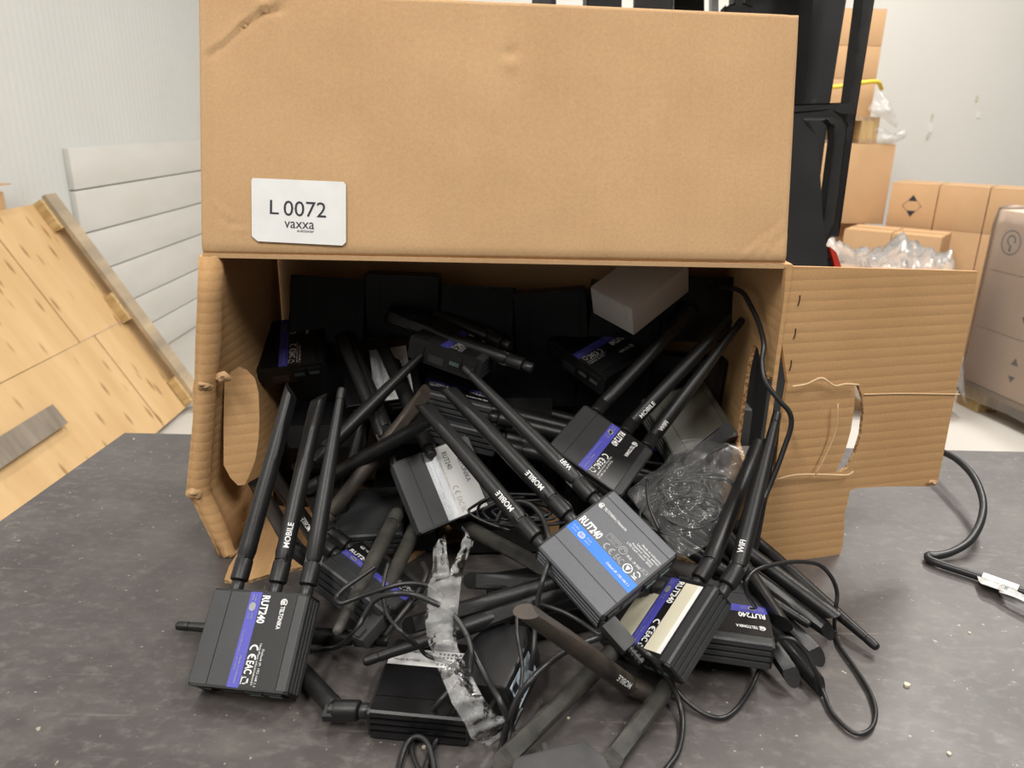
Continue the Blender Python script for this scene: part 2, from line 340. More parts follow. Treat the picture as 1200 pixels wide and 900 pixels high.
# ------------------------------------------------------------------ right background: cartons, pallet loads, film
def RZ(x, y, z, a): return Matrix.Translation((x, y, z)) @ Matrix.Rotation(a, 4, 'Z')
def wood_pallet(name, M, w, d, label, hide=False):
    r = empty(name, M)
    for k in range(5):
        y = -d/2 + (d-.1)*k/4; m = MB(); m.box(-w/2, w/2, y, y+.1, .122, .144); obj('deck_board', m.me('deck_board', WOODE), r)
    for i in range(3):
        for j in range(3):
            m = MB(); x = -w/2+(w-.1)*i/2; y = -d/2+(d-.14)*j/2; m.box(x, x+.1, y, y+.14, .022, .122); obj('block', m.me('pallet_block', CHIP), r)
    for i in range(3):
        x = -w/2+(w-.1)*i/2; m = MB(); m.box(x, x+.1, -d/2, d/2, 0, .022); obj('runner', m.me('runner', WOODE), r)
    tag(r, label, 'pallet'); return r
wood_pallet('wooden_pallet', RZ(1.70, 5.12, FLOOR, 0), .95, .7, 'wooden pallet on the floor under the far carton stack')
g = 'cartons stacked by the white wall'
gl = 'large brown carton low in the stack by the white wall'
zb = FLOOR+.144
for (x, y, w, d, z0, z1, a, l) in (
    (1.48, 5.11, .46, .5, zb, -.12, 0, gl), (1.96, 5.11, .44, .5, zb, -.12, 0, gl),
    (1.93, 4.90, .52, .50, -.12, .335, 0, 'brown carton carrying the upper wooden pallet near the white wall')):
    carton('cardboard_carton', RZ(x, y, z0, a), w, d, z1-z0, CARDB, l, g if l == gl else None)
a38 = math.radians(-37)
ux, uy = math.cos(a38), math.sin(a38)
def rot_carton(px, py, k, z0, z1, label, marks, L=.25, D=.30):
    cx = px + ux*(k+.5)*L + (-uy)*D/2; cy = py + uy*(k+.5)*L + ux*D/2
    return carton('cardboard_carton', RZ(cx, cy, z0, a38), L-.004, D, z1-z0, CARDB, label, None, marks)
rot_carton(2.19, 4.62, 0, -.12, .125, 'brown carton printed with two black triangles on its side', (('y-', 0, .12, .05),))
rot_carton(2.19, 4.62, 1, -.12, .125, 'brown carton next to the carton printed with black triangles', ())
rot_carton(2.19, 4.62, 2, -.12, .125, 'brown carton behind the wrapped pallet load', ())
for k in range(3): rot_carton(2.19, 4.62, k, FLOOR, -.12, ('brown carton under the triangle-marked carton', 'brown carton under the neighbour of the triangle-marked carton', 'brown floor carton behind the wrapped pallet load')[k], ())
rot_carton(1.86, 4.40, 0, -.40, -.12, 'brown carton standing under the front of the triangle-marked carton', ())
rot_carton(1.86, 4.40, 1, -.40, -.12, 'brown carton with one triangle mark half hidden by loose film', (('y-', -.05, .14, .05),))
rot_carton(1.86, 4.40, 0, FLOOR, -.40, 'brown carton on the floor under the lower front row', ())
rot_carton(1.86, 4.40, 1, FLOOR, -.40, 'brown carton on the floor behind the loose film heap', ())
wood_pallet('wooden_pallet', RZ(1.66, 4.98, .338, 0), .85, .6, 'wooden pallet raised on cartons under the tall far stack')
zt = .338+.144
for k, (h, l) in enumerate(((.205, 'lowest brown carton on the raised wooden pallet'), (.175, 'middle brown carton on the raised wooden pallet'), (.19, 'topmost brown carton on the raised wooden pallet'))):
    carton('cardboard_carton', RZ(1.80, 4.98, zt, 0), .52, .45, h, CARDB, l, None, (('y-', .1, .10, .018), ('y-', -.12, .10, .018))); zt += h
# yellow strap round the tall stack
def sweep(pts, r, n=8, closed=False, flat=1.0):
    P = [np.asarray(p, float) for p in pts]; k = len(P); v = []; f = []
    tan = []
    for i in range(k): tan.append(unit(P[min(i+1, k-1)] - P[max(i-1, 0)]))
    x = orth(tan[0], V3(.123, .3, .95))[0]
    for i in range(k):
        x = unit(x - np.dot(x, tan[i])*tan[i]); y = np.cross(tan[i], x); rr = r[i] if hasattr(r, '__len__') else r
        for j in range(n): a = 2*math.pi*j/n; v.append(P[i] + rr*(math.cos(a)*x + flat*math.sin(a)*y))
    for i in range(k-1):
        for j in range(n): q = (j+1) % n; f.append((i*n+j, i*n+q, (i+1)*n+q, (i+1)*n+j))
    f.append(tuple(range(n-1, -1, -1))); f.append(tuple((k-1)*n+j for j in range(n))); return v, f
def spline(pts, per=10):
    P = [np.asarray(p, float) for p in pts]; P = [2*P[0]-P[1]] + P + [2*P[-1]-P[-2]]; out = []
    for i in range(1, len(P)-2):
        for k in range(per):
            t_ = k/per; a, b, c, d = P[i-1:i+3]
            out.append(.5*((2*b)+(c-a)*t_+(2*a-5*b+4*c-d)*t_**2+(3*b-a-3*c+d)*t_**3))
    out.append(P[-2]); return out
v, f = sweep(spline([onY(950, 104, 4.62), onY(985, 101, 4.62), onY(1010, 97, 4.62), onY(1028, 96, 4.64), onY(1033, 104, 4.7)]), .012)
tag(obj('packing_strap', mesh('packing_strap', v, f, YEL, True)), 'yellow packing strap looped round the tall far carton stack', 'strap')

def crumple(outline, lift, nr, amp, seed, freq, base_w=None):
    """irregular sheet: outline is a closed loop of 3d points, raised in the middle by `lift` vectors, wrinkled."""
    from mathutils import noise
    O = [np.asarray(p, float) for p in outline]; n = len(O); c = sum(O)/n; v = []; f = []
    for i in range(nr+1):
        s = i/nr
        for p in O:
            q = c + (p-c)*s; h = (1-s**2.2)
            w = noise.fractal(Vector(q*freq)+Vector((seed, 0, 0)), .8, 2.0, 4)
            w2 = noise.noise(Vector(q*freq*2.3)+Vector((0, seed, 0)))
            v.append(q + lift*h + unit(lift)*amp*(abs(w)*1.2-.3+.4*w2)*(.25+.75*min(1, 2*(1-s)+.2)))
    for i in range(nr):
        for j in range(n): k = (j+1) % n; f.append((i*n+j, i*n+k, (i+1)*n+k, (i+1)*n+j))
    return v, f
def loop(px, fn, per=6):
    P = [fn(*q) for q in px]; P = P + P[:1]; L = spline(P, per)[:-1]; return L
# loose film heap over a low load in front of the cartons
lo = carton('cardboard_carton', RZ(1.62, 3.62, FLOOR, -.2), .62, .5, .60, CARDB, 'brown carton on the floor buried under loose clear film'); 
# film sheet draped over that carton, peaks crumpled up
from mathutils import noise as MN
v = []; f = []; NX, NY = 46, 30
for j in range(NY+1):
    for i in range(NX+1):
        x = 1.62 + (i/NX-.5)*.86; y = 3.62 + (j/NY-.5)*.74
        ed = max(abs(i/NX-.5)*.86-.30, abs(j/NY-.5)*.74-.24, 0); z = FLOOR + .625 - ed*4.5
        w = abs(MN.fractal(Vector((x*5, y*5, 2.)), .8, 2, 4)); pk = .15*max(0, 1-abs(x-1.40)/.22) + .12*max(0, 1-abs(x-1.92)/.25)
        v.append((x, y, max(z + .09*w + pk*(.7+.6*w), FLOOR+.01)))
for j in range(NY):
    for i in range(NX): a = j*(NX+1)+i; f.append((a, a+1, a+NX+2, a+NX+1))
tag(obj('loose_film', mesh('loose_film', v, f, WRAPL, True)), 'crumpled loose stretch film heaped in front of the stacked cartons', 'plastic film')
# film scrap hanging beside the tall stack
O = loop([(1030, 105), (1040, 118), (1050, 140), (1050, 150), (1036, 140), (1018, 130), (1022, 120)], lambda a, b: onY(a, b, 4.66), 5)
v, f = crumple(O, V3(0, -.06, 0), 8, .05, 3, 9)
tag(obj('film_scrap', mesh('film_scrap', v, f, WRAPL, True)), 'scrap of clear film hanging from the tall far carton stack', 'plastic film')
O = loop([(1022, 150), (1032, 148), (1045, 158), (1060, 152), (1062, 160), (1045, 168), (1020, 168)], lambda a, b: onY(a, b, 4.70), 5)
v, f = crumple(O, V3(0, -.05, 0), 7, .05, 5, 10)
tag(obj('film_scrap', mesh('film_scrap', v, f, WRAPL, True)), 'crumpled film tuft beside the raised wooden pallet', 'plastic film')

# wrapped pallet load at the far right
e1 = unit(V3(.17, -.985, 0)); e2 = V3(.985, .17, 0); wp0 = V3(2.15, 3.5, FLOOR)
WM = frame(wp0, e1, e2, V3(0, 0, -1)) ; WM = Matrix(((e2[0], -e1[0], 0, wp0[0]), (e2[1], -e1[1], 0, wp0[1]), (0, 0, 1, FLOOR), (0, 0, 0, 1)))
# local x: to the right, local y: away from camera (0 at far corner), local z: up
wr = empty('wrapped_pallet_load', WM)
for k in range(5):
    m = MB(); x = (.8-.1)*k/4; m.box(x, x+.1, -1.2, 0, .10, .122); obj('deck_board', m.me('deck_board', WOODE), wr)
for i in range(3):
    for j in range(3):
        m = MB(); x = .35*i; y = -1.2+.53*j; m.box(x, x+.1, y, y+.14, .0, .10); obj('block', m.me('pallet_block', CHIP), wr)
MAUVE = cardboard('pale_carton', (.78, .58, .43), (.84, .64, .49), strength=.05)
for l in range(3):
    for j in range(3):
        for i in range(2):
            if l < 2 or True:
                m = MB(); y1 = -.4*j; z = .125+.265*l; m.box(.4*i+.004, .4*i+.396, y1-.396, y1-.004, z, z+.262); b = obj('carton', bevel(m.me('wrapped_carton', MAUVE), .006), wr)
                if i == 0:
                    mk = MB(); tr = lambda a, bb: (.0028, y1-.2+a, z+.13+bb)
                    if l == 2 and j == 0: arc(mk, .09, 0, .055, .006, 0, 6.283, tr, n=24); arc(mk, .09, .01, .025, .008, -1.2, 3.6, tr); rect(mk, .084, .096, -.04, -.01, tr)
                    mk.add([tr(-.1, .02), tr(-.06, .02), tr(-.08, .055)], [(0, 1, 2)]); mk.add([tr(-.1, -.03), tr(-.06, -.03), tr(-.08, -.06)], [(0, 2, 1)])
                    obj('printed_mark', mesh('printed_mark', mk.v, mk.f, DARKP), b)
v = []; f = []; ring = []; K = 120
for i in range(K):
    s = i/K*4.0
    if s < 1: q = (-.012, -1.2*s)
    elif s < 2: q = (.8*(s-1), -1.212)
    elif s < 3: q = (.812, -1.2+1.2*(s-2))
    else: q = (.8-.8*(s-3), .012)
    ring.append(q)
zz = [.06, .12, .3, .5, .7, .86, .925, .94]
for k, z in enumerate(zz):
    for i, q in enumerate(ring):
        w = .008*MN.noise(Vector((q[0]*9, q[1]*9, z*9))) ; ins = 1 if k < 6 else (.985 if k == 6 else .93)
        v.append((.4+(q[0]-.4)*ins+w, -.6+(q[1]+.6)*ins+w, z+w))
for k in range(len(zz)-1):
    for i in range(K): j = (i+1) % K; f.append((k*K+i, k*K+j, (k+1)*K+j, (k+1)*K+i))
obj('stretch_film', mesh('stretch_film', v, f, WRAP, True), wr)
tag(wr, 'pallet of pale cartons wrapped in clear stretch film', 'pallet load')

# ------------------------------------------------------------------ forklift behind the box
fk0 = V3(.75, 1.5, FLOOR); fk = empty('forklift', Matrix.Translation(fk0)); FKI = inv(Matrix.Translation(fk0))
def pxprism(name, poly, Y, th, m, parent, PI, bev=.003, lab=None):
    P = [onY(x, y, Y) for x, y in poly]
    for q, (x, y) in zip(P, poly):
        if y == 420: q[2] = FLOOR+.02
    mb = MB(); mb.prism([(q[0], q[2]) for q in P], Matrix(((1, 0, 0, 0), (0, 0, 1, Y), (0, 1, 0, 0), (0, 0, 0, 1))), 0, th)
    me = mb.me(name, m); 
    if bev: me = bevel(me, bev, 2)
    return obj(name, me, parent, PI, lab)
pxprism('mast_column', [(880, -120), (950, -120), (942, 0), (937, 120), (918, 330), (905, 420), (870, 420)], 1.62, .10, STEEL, fk, FKI)
pxprism('mast_column', [(968, -120), (1010, -120), (991, 0), (972, 120), (960, 212), (948, 420), (905, 420), (936, 180), (941, 120), (952, 0)], 1.50, .09, STEEL, fk, FKI)
pxprism('mast_column', [(690, -120), (730, -120), (730, 420), (690, 420)], 1.62, .10, STEEL, fk, FKI)
pxprism('lift_cylinder', [(792, -120), (824, -120), (824, 300), (792, 300)], 1.66, .05, STEEL, fk, FKI)
pxprism('chain_guide', [(748, -60), (790, -60), (788, 14), (776, 22), (756, 22), (746, 10)], 1.58, .05, STEELW, fk, FKI)
pxprism('chain_guide', [(862, -60), (872, -60), (872, 4), (880, 8), (880, 40), (850, 40), (850, 8), (860, 4)], 1.58, .04, STEELW, fk, FKI)
pxprism('mast_rail', [(634, -80), (650, -80), (650, 60), (634, 60)], 1.62, .04, STEELW, fk, FKI)
pxprism('mast_rail', [(836, -80), (841, -80), (841, 60), (836, 60)], 1.62, .04, mat('bright_steel', (.5, .5, .5), .3, metal=.8), fk, FKI)
pxprism('backrest_bar', [(1021, -80), (1036, -80), (1024, 0), (1000, 150), (985, 260), (981, 276), (972, 278), (979, 240), (988, 150), (994, 122), (1010, 0)], 1.36, .035, STEELW, fk, FKI)
pxprism('backrest_bar', [(905, 123), (1000, 122), (999, 131), (905, 131)], 1.345, .03, STEELW, fk, FKI)
pxprism('backrest_bar', [(905, 133), (974, 131), (986, 135), (992, 146), (990, 165), (978, 262), (964, 290), (960, 290), (966, 250), (977, 165), (976, 148), (969, 141), (905, 141)], 1.325, .03, STEELW, fk, FKI, .004)
pxprism('bolt_lug', [(957, 122), (959, 116), (970, 116), (972, 122)], 1.345, .03, STEELW, fk, FKI, .001)
pxprism('carriage_plate', [(895, 139), (936, 139), (947, 145), (953, 158), (957, 180), (961, 250), (967, 300), (967, 345), (895, 345)], 1.30, .04, STEEL, fk, FKI, .004)
pxprism('red_stop', [(973, 290), (980, 296), (985, 312), (985, 345), (978, 345), (978, 312)], 1.31, .03, RED, fk, FKI, .001)
pxprism('fork_bracket', [(965, 304), (979, 304), (979, 345), (965, 345)], 1.32, .03, STEEL, fk, FKI, .002)
tag(fk, 'black forklift mast and load backrest behind the open box', 'forklift')
for (nm, b) in (('cross_beam', (.04, .66, 1.56, 1.74, .70, .80)), ('cross_beam', (.12, .50, 1.62, 1.70, .32, .40)), ('carriage_beam', (-.05, .44, 1.305, 1.50, .22, .30)), ('carriage_beam', (-.05, .44, 1.305, 1.50, -.17, -.06)), ('backrest_bar', (.02, .05, 1.33, 1.36, -.17, .62)),
                ('fork', (.06, .16, .45, 1.32, -.175, -.140)), ('fork', (.36, .46, .45, 1.32, -.175, -.140)), ('chassis', (-.08, .56, 1.78, 2.45, FLOOR+.06, -.28)), ('hood', (-.04, .52, 1.82, 2.40, -.28, .10)), ('mast_foot', (.10, .56, 1.56, 1.80, FLOOR, FLOOR+.10))):
    mb = MB(); mb.box(*b); obj(nm, bevel(mb.me(nm, STEEL), .008), fk, FKI)
for (x, y) in ((-.06, 2.3), (.54, 2.3), (.10, 1.86), (.40, 1.86)):
    mb = MB(); mb.cyl([(.05, -.03), (.09, -.028), (.09, .028), (.05, .03)], 20, axis='x', o=(x, y, FLOOR+.09)); obj('wheel', mb.me('wheel', RUB, .6), fk, FKI)

# ------------------------------------------------------------------ the open cardboard box
BX0, BX1, BY0, BY1, BH = -.279, .245, .685, .885, .312
bo = V3(-.017, .785, 0); box = empty('cardboard_box', Matrix.Translation(bo)); BI = inv(Matrix.Translation(bo))
tag(box, 'open brown cardboard box lying on its side, flaps spread, routers spilling out', 'box')
def panel(name, M, outline, th, mats, holes=(), lab=None, rim=1):
    """flat board in the local plane of M (local y is the flute direction), thickness towards -z"""
    rings = [list(outline)] + [list(h) for h in holes]
    tr = tessellate_polygon([[Vector((p[0], p[1], 0)) for p in r] for r in rings])
    flat = [p for r in rings for p in r]; n = len(flat)
    v = [(p[0], p[1], 0) for p in flat] + [(p[0], p[1], -th) for p in flat]
    f = [tuple(t_) for t_ in tr] + [tuple(n+i for i in t_[::-1]) for t_ in tr]; fm = [0]*len(f); b = 0
    for ri, r in enumerate(rings):
        k = len(r)
        for i in range(k): f.append((b+i, b+(i+1) % k, n+b+(i+1) % k, n+b+i)); fm.append(rim if ri == 0 else 1)
        b += k
    me = mesh(name, v, f, mats, fm=fm); fix(me); return obj(name, me, box, BI @ M, lab)
def loc2(M, p): q = inv(M) @ Vector(p); return (q.x, q.y)
CM = [CARD, EDGE]; CF = [CARDF, EDGE]
XA, YA, ZA = V3(1, 0, 0), V3(0, 1, 0), V3(0, 0, 1)
# back, top and bottom panels
M = frame(V3(BX0, BY1, 0), XA, ZA); panel('back_panel', M, [(0, 0), (BX1-BX0, 0), (BX1-BX0, BH), (0, BH)], .004, CM)
M = frame(V3(BX0, BY0, BH), XA, YA); panel('top_panel', M, [(0, .001), (BX1-BX0, .001), (BX1-BX0, .2), (0, .2)], .004, CM, rim=0)
M = frame(V3(BX0-.0, BY0, .0035), XA, YA)
panel('bottom_panel', M, [(.004, -.045), (.02, -.05), (.05, -.03), (.09, -.012), (.14, -.02), (.17, -.012), (.2, .03), (.26, .05), (.33, .05), (.40, .04), (.46, .01), (.50, -.004), (.52, -.002), (.523, .2), (0, .2), (0, -.02)], .0035, CF)
# right side panel with the torn hand hole
M = frame(V3(BX1, BY0, 0), ZA, YA, -XA)
hole = [(881, 407), (884, 404), (888, 408), (891, 420), (893, 433), (899, 441), (908, 445), (917, 447)]
holeb = [(909, 560), (893, 580), (880, 560), (870, 540), (863, 518), (867, 490), (871, 462), (875, 434)]
hp = [loc2(M, onX(*q, BX1)) for q in hole+holeb]; hp = [(a, max(b, .002)) for a, b in hp]
panel('right_panel', M, [(0, 0), (BH, 0), (BH, .2), (0, .2)], .004, CF, [hp], rim=0)
# right flap folded outwards
ang = math.radians(15); fx = V3(math.cos(ang), math.sin(ang), 0); fp = V3(BX1, BY0, 0); fn = np.cross(ZA, fx)
M = frame(fp, -ZA, fx)
if np.dot(np.cross(-ZA, fx), V3(0, -1, 0)) < 0: M = frame(fp, ZA, fx)
fnv = np.array((M.col[2][0], M.col[2][1], M.col[2][2]))
fo = [(921, 312), (1000, 314), (1080, 316), (1146, 318), (1141, 350), (1128, 420), (1112, 500), (1099, 566), (1088, 570), (1040, 570), (1004, 572), (996, 575), (994, 585), (990, 602), (988, 636), (983, 655), (935, 658), (886, 654), (893, 610), (900, 585), (908, 556), (914, 500), (923, 449), (916, 400), (919, 350)]
ho = [(1001, 449), (1006, 452), (1011, 466), (1012, 485), (1009, 510), (1002, 532), (993, 549), (984, 553), (980, 552), (990, 530), (997, 505), (1001, 478), (1002, 460)]
panel('side_flap', M, [loc2(M, onPl(*q, fp, fnv)) for q in fo], .004, CF, [[loc2(M, onPl(*q, fp, fnv)) for q in ho]], rim=0)
for (px, py) in ((936, 352), (931, 391), (926, 428)):
    a, b = onPl(px+1.2, py-6, fp, fnv)+fnv*.0004, onPl(px-1.2, py+6, fp, fnv)+fnv*.0004; v, f = sweep([a, .5*(a+b)+.0006*fx, b], .0006, 6); obj('perforation', mesh('perforation', v, f, mat('slit_dark', (.05, .03, .015), .9)), box, BI)
# torn paper tab still attached over the hand hole
n2 = unit(fnv + V3(.12, 0, .03)); p2 = fp + fnv*.004
Mt = frame(p2, *orth(n2, -ZA)[:2], n2)
tabo = [(922, 452), (935, 449), (948, 446), (957, 440), (966, 446), (972, 449), (999, 450), (1000, 470), (997, 500), (990, 525), (981, 548), (972, 553), (950, 552), (935, 558), (918, 557), (913, 553), (917, 500)]
panel('torn_tab', Mt, [loc2(Mt, onPl(*q, p2, n2)) for q in tabo], .003, CF)
TORN = mat('torn_paper', (.66, .47, .27), .9)
for k, ln in enumerate(([(923, 450), (940, 447), (957, 440), (972, 449), (985, 447), (1001, 448)], [(905, 558), (925, 553), (950, 552), (985, 553), (994, 549)], [(976, 470), (974, 500), (962, 530), (950, 552)], [(1012, 462), (1060, 461), (1124, 462)])):
    P = [onPl(*q, fp, fnv) + fnv*(.0078 if k < 3 else .0006) for q in ln]; v, f = sweep(spline(P, 4), .0011 if k < 3 else .0008, 6, flat=.5)
    obj('tear_edge', mesh('tear_edge', v, f, TORN, True), box, BI)
# left side: wall, rounded torn fold and flap folded back, as one curved board
rows_o = [(237, 300), (236, 350), (235, 400), (232, 445), (231, 457), (230, 490), (228, 525), (225, 560), (223, 576), (231, 590), (240, 607), (249, 628), (259, 650), (268, 668)]
rows_f = [(258, 303), (257, 350), (256, 400), (252, 445), (251, 457), (249, 490), (247, 525), (244, 560), (243, 573), (250, 588), (258, 604), (266, 625), (273, 646), (281, 664)]
rows = []
for q, q2 in zip(rows_o, rows_f):
    a = onY(*q, .686); b = onY(*q2, .690); z = max(a[2], .0025); k = max(0, (.12-z)/.12)
    path = [V3(BX0+.004, BY1-.004, z), V3(BX0+.003+.2*(b[0]-BX0)*k, .78, z), V3(b[0]-.001, .705, z), V3(b[0], .690, z), V3(.5*(a[0]+b[0]), .6835, z), V3(a[0], .686, z), V3(a[0]-.004, .696, z), V3(a[0]-.006, .78, z), V3(a[0]-.003, .86, z)]
    rows.append(spline(path, 4))
v = [p for r in rows for p in r]; n = len(rows[0]); f = [(i*n+j, i*n+j+1, (i+1)*n+j+1, (i+1)*n+j) for i in range(len(rows)-1) for j in range(n-1)]
# local frame with flutes along y
M = Matrix(((0, 0, -1, 0), (0, 1, 0, 0), (1, 0, 0, 0), (0, 0, 0, 1))); Mi = inv(M)
v = [tuple(Mi @ Vector(p)) for p in v]; v = [(a+.0012*MN.noise(Vector((a*60, b*60, c*60))), b+.0012*MN.noise(Vector((b*60, c*60, a*60))), c+.0016*MN.noise(Vector((c*50, a*50, 3)))) for a, b, c in v]
lf = obj('left_panel', mesh('left_panel', v, f, CF, True), box, BI @ M)
so = lf.modifiers.new('thickness', 'SOLIDIFY'); so.thickness = .0035; so.offset = 0; so.material_offset_rim = 1
# hand-hole tab pushed inwards
n2 = unit(V3(.35, -.9, .15)); p2 = onY(262, 500, .700); Mt = frame(p2, *orth(n2, ZA)[:2], n2)
tabo = [(263, 447), (270, 437), (280, 430), (290, 434), (299, 444), (303, 460), (304, 490), (303, 515), (299, 540), (292, 558), (287, 568), (279, 569), (270, 560), (262, 545), (262, 500)]
panel('torn_tab', Mt, [loc2(Mt, onPl(*q, p2, n2)) for q in tabo], .004, CF)
# shreds of torn paper
for (px, py, Y, s) in ((226, 578, .682, .010), (238, 452, .682, .009), (1094, 565, .735, .006), (958, 443, .70, .008), (913, 556, .70, .010), (899, 441, .70, .007), (262, 442, .688, .009)):
    c = onY(px, py, Y); O = [c + s*V3((.6+.6*rnd.random())*math.cos(a), .3*rnd.random()-.1, (.4+.4*rnd.random())*math.sin(a)) for a in np.linspace(0, 6.28, 10)[:-1]]
    v, f = crumple(O, V3(0, -.3*s, 0), 4, .5*s, px, 180); obj('paper_shred', mesh('paper_shred', v, f, CARD, True), box, BI)
# raised top flap with creases and dents
lean = math.radians(14.0); ty = V3(0, math.sin(lean), math.cos(lean)); FL = .229
M = frame(V3(BX0, BY0-.001, BH), XA, ty); nrm = np.array((M.col[2][0], M.col[2][1], M.col[2][2]))
def fpix(x, y): return np.array(loc2(M, onPl(x, y, V3(BX0, BY0-.001, BH), nrm)))
bl, br, tr_, tl = fpix(236.5, 297), fpix(921, 308), fpix(936, 18), fpix(233, -12)
NU, NV = 150, 70; v = []
cre = [fpix(248, 60), fpix(285, 28), fpix(310, 12), fpix(325, 8)]
def segd(p, a, b):
    d = b-a; t_ = np.clip(np.dot(p-a, d)/np.dot(d, d), 0, 1); q = p-a-d*t_; return np.linalg.norm(q), q[0]*d[1]-q[1]*d[0]
vf0, vf1 = fpix(325, 10), fpix(327, 190); le0, le1 = fpix(247, 0), fpix(250, 290); d0 = fpix(598, 62); d1 = fpix(599, 76)
wr0 = [(fpix(905, 300), fpix(919, 278)), (fpix(888, 300), fpix(914, 262)), (fpix(870, 300), fpix(900, 272))]
wl0 = [(fpix(255, 235), fpix(272, 252)), (fpix(262, 262), fpix(292, 268))]
re0, re1 = fpix(928, 18), fpix(915, 295)
for j in range(NV+1):
    for i in range(NU+1):
        a, b = i/NU, j/NV; p = (bl*(1-a)+br*a)*(1-b) + (tl*(1-a)+tr_*a)*b; z = .0
        for k in range(3):
            d, s = segd(p, cre[k], cre[k+1]); z += (-.0022 if s > 0 else .0012)*math.exp(-(d/.0045)**2)
        d, s = segd(p, vf0, vf1); z += (.0009 if s < 0 else -.0009)*math.exp(-(d/.003)**2)
        d, s = segd(p, le0, le1); z += -.0011*math.exp(-(d/.0022)**2)
        d, s = segd(p, re0, re1); z += -.0008*math.exp(-(d/.0018)**2)
        z += -.0030*math.exp(-(np.linalg.norm(p-cre[3])/.006)**2) + .003*math.exp(-(np.linalg.norm(p-cre[3]-V3(-.012, .002, 0)[:2])/.008)**2)
        z += -.0020*math.exp(-(np.linalg.norm(p-d0)/.005)**2) + .0016*math.exp(-(np.linalg.norm(p-d1)/.006)**2)
        for (q0, q1) in wr0+wl0: d, s = segd(p, q0, q1); z += (.0007 if s > 0 else -.0007)*math.exp(-(d/.004)**2)
        z += .0014*math.sin(a*3.1)*math.sin(b*2.2) + .0005*MN.noise(Vector((p[0]*22, p[1]*22, 1)))
        # rounded roll-over into the fold at the bottom edge
        z -= .0035*max(0, 1-b*NV/3.0)**2
        v.append((p[0], p[1], z))
f = [(j*(NU+1)+i, j*(NU+1)+i+1, (j+1)*(NU+1)+i+1, (j+1)*(NU+1)+i) for j in range(NV) for i in range(NU)]
tf = obj('top_flap', mesh('top_flap', v, f, CM, True), box, BI @ M)
so = tf.modifiers.new('thickness', 'SOLIDIFY'); so.thickness = .0042; so.offset = -1; so.material_offset_rim = 0
# sticker with the lot number
sc = [(297, 209), (403, 213.5), (406, 217), (406, 284), (402, 288), (303, 283), (296, 277), (295.5, 212)]
mb = MB(); mb.prism([tuple(fpix(*q)) for q in sc], Matrix(), .0016, .0021); st = obj('sticker', mb.me('sticker', PAPER), box, BI @ M, 'white printed lot sticker on the raised flap')
s0 = fpix(296, 281); su = fpix(406, 287)-s0; sv = fpix(296.5, 210)-s0
tr = lambda a, b: (*(s0+su*a+sv*b), .0024)
mb = MB()
txt(mb, 'L', .19, .285, .44, .67, tr); txt(mb, '0072', .335, .785, .425, .675, tr)
txt(mb, 'vaxxa', .345, .66, .225, .335, tr); txt(mb, 'auktioner', .48, .66, .165, .215, tr)
obj('lettering', mesh('sticker_lettering', mb.v, mb.f, DARKP), st)

# ------------------------------------------------------------------ router parts (local: x across, +y to the antenna side, z 0..25 mm)
HW, HD, HT = .0415, .037, .025
def profile():
    R = [(.0400, HT), (HW, HT-.0015), (HW, .0195), (.0395, .0190), (.0395, .0175), (HW, .0170), (HW, .0140), (.0395, .0135), (.0395, .0120), (HW, .0115), (HW, .0085), (.0395, .0080), (.0395, .0065), (HW, .006), (HW, .0015), (.040, 0)]
    Lf = [(-x, z) for x, z in R[::-1]]; top = []
    for g in (-.0250, .0325): top += [(g-.0005, HT), (g-.0003, HT-.0007), (g+.0003, HT-.0007), (g+.0005, HT)]
    return R[::-1][:] , Lf, top
Rr, Ll, top = profile()
prof = Rr + list(reversed(top)) + [(-x, z) for x, z in Rr[::-1]]     # counter-clockwise seen from front
pr = [(x, z) for x, z in prof]
def body_mesh(m):
    n = len(pr); y0, y1 = -HD+.0018, HD-.0018
    v = [(x, y0, z) for x, z in pr] + [(x, y1, z) for x, z in pr]
    f = [(i, (i+1) % n, n+(i+1) % n, n+i) for i in range(n)]
    tr_ = tessellate_polygon([[Vector((x, z, 0)) for x, z in pr]]); f += [tuple(t_) for t_ in tr_] + [tuple(n+i for i in t_[::-1]) for t_ in tr_]
    return fix(mesh('router_body', v, f, m))
def plate_mesh(y0, y1):
    mb = MB(); c = .003; P = [(-HW+c, 0), (HW-c, 0), (HW, c), (HW, HT-c), (HW-c, HT-.0002), (-HW+c, HT-.0002), (-HW, HT-c), (-HW, c)]
    mb.prism(P, Matrix(((1, 0, 0, 0), (0, 0, 1, 0), (0, 1, 0, 0), (0, 0, 0, 1))), y0, y1); return mb.me('router_plate', PLATE)
BODYM = {k: body_mesh(m) for k, m in dict(n=BODY, b=BODYB, g=BODYG, o=BODYO).items()}
FRONT = plate_mesh(-HD, -HD+.0018); BACK = plate_mesh(HD-.0018, HD)
def port_mesh():
    mb = MB(); mb.box(-.0075, .0075, -HD-.0012, -HD, .005, .0185, 0); mb.box(-.0062, .0062, -HD-.0015, -HD-.0012, .0065, .0172, 1)
    for k in range(6): mb.box(-.005+.0018*k, -.004+.0018*k, -HD-.0019, -HD-.0015, .0085, .0125, 2)
    return mb.me('ethernet_port', [PLATE, PORT, CONT])
PORTM = port_mesh()
mb = MB(); mb.box(-.0055, .0055, -HD-.0012, -HD, .006, .017, 0)
for a in (-.0024, .0024):
    for b in (.0090, .014): mb.box(a-.0016, a+.0016, -HD-.0016, -HD-.0012, b-.0016, b+.0016, 1)
PWRM = mb.me('power_socket', [PLATE, PORT])
mb = MB(); mb.box(-.0085, .0085, -HD-.0008, -HD, .004, .012); SIMM = mb.me('sim_tray', [BODY])
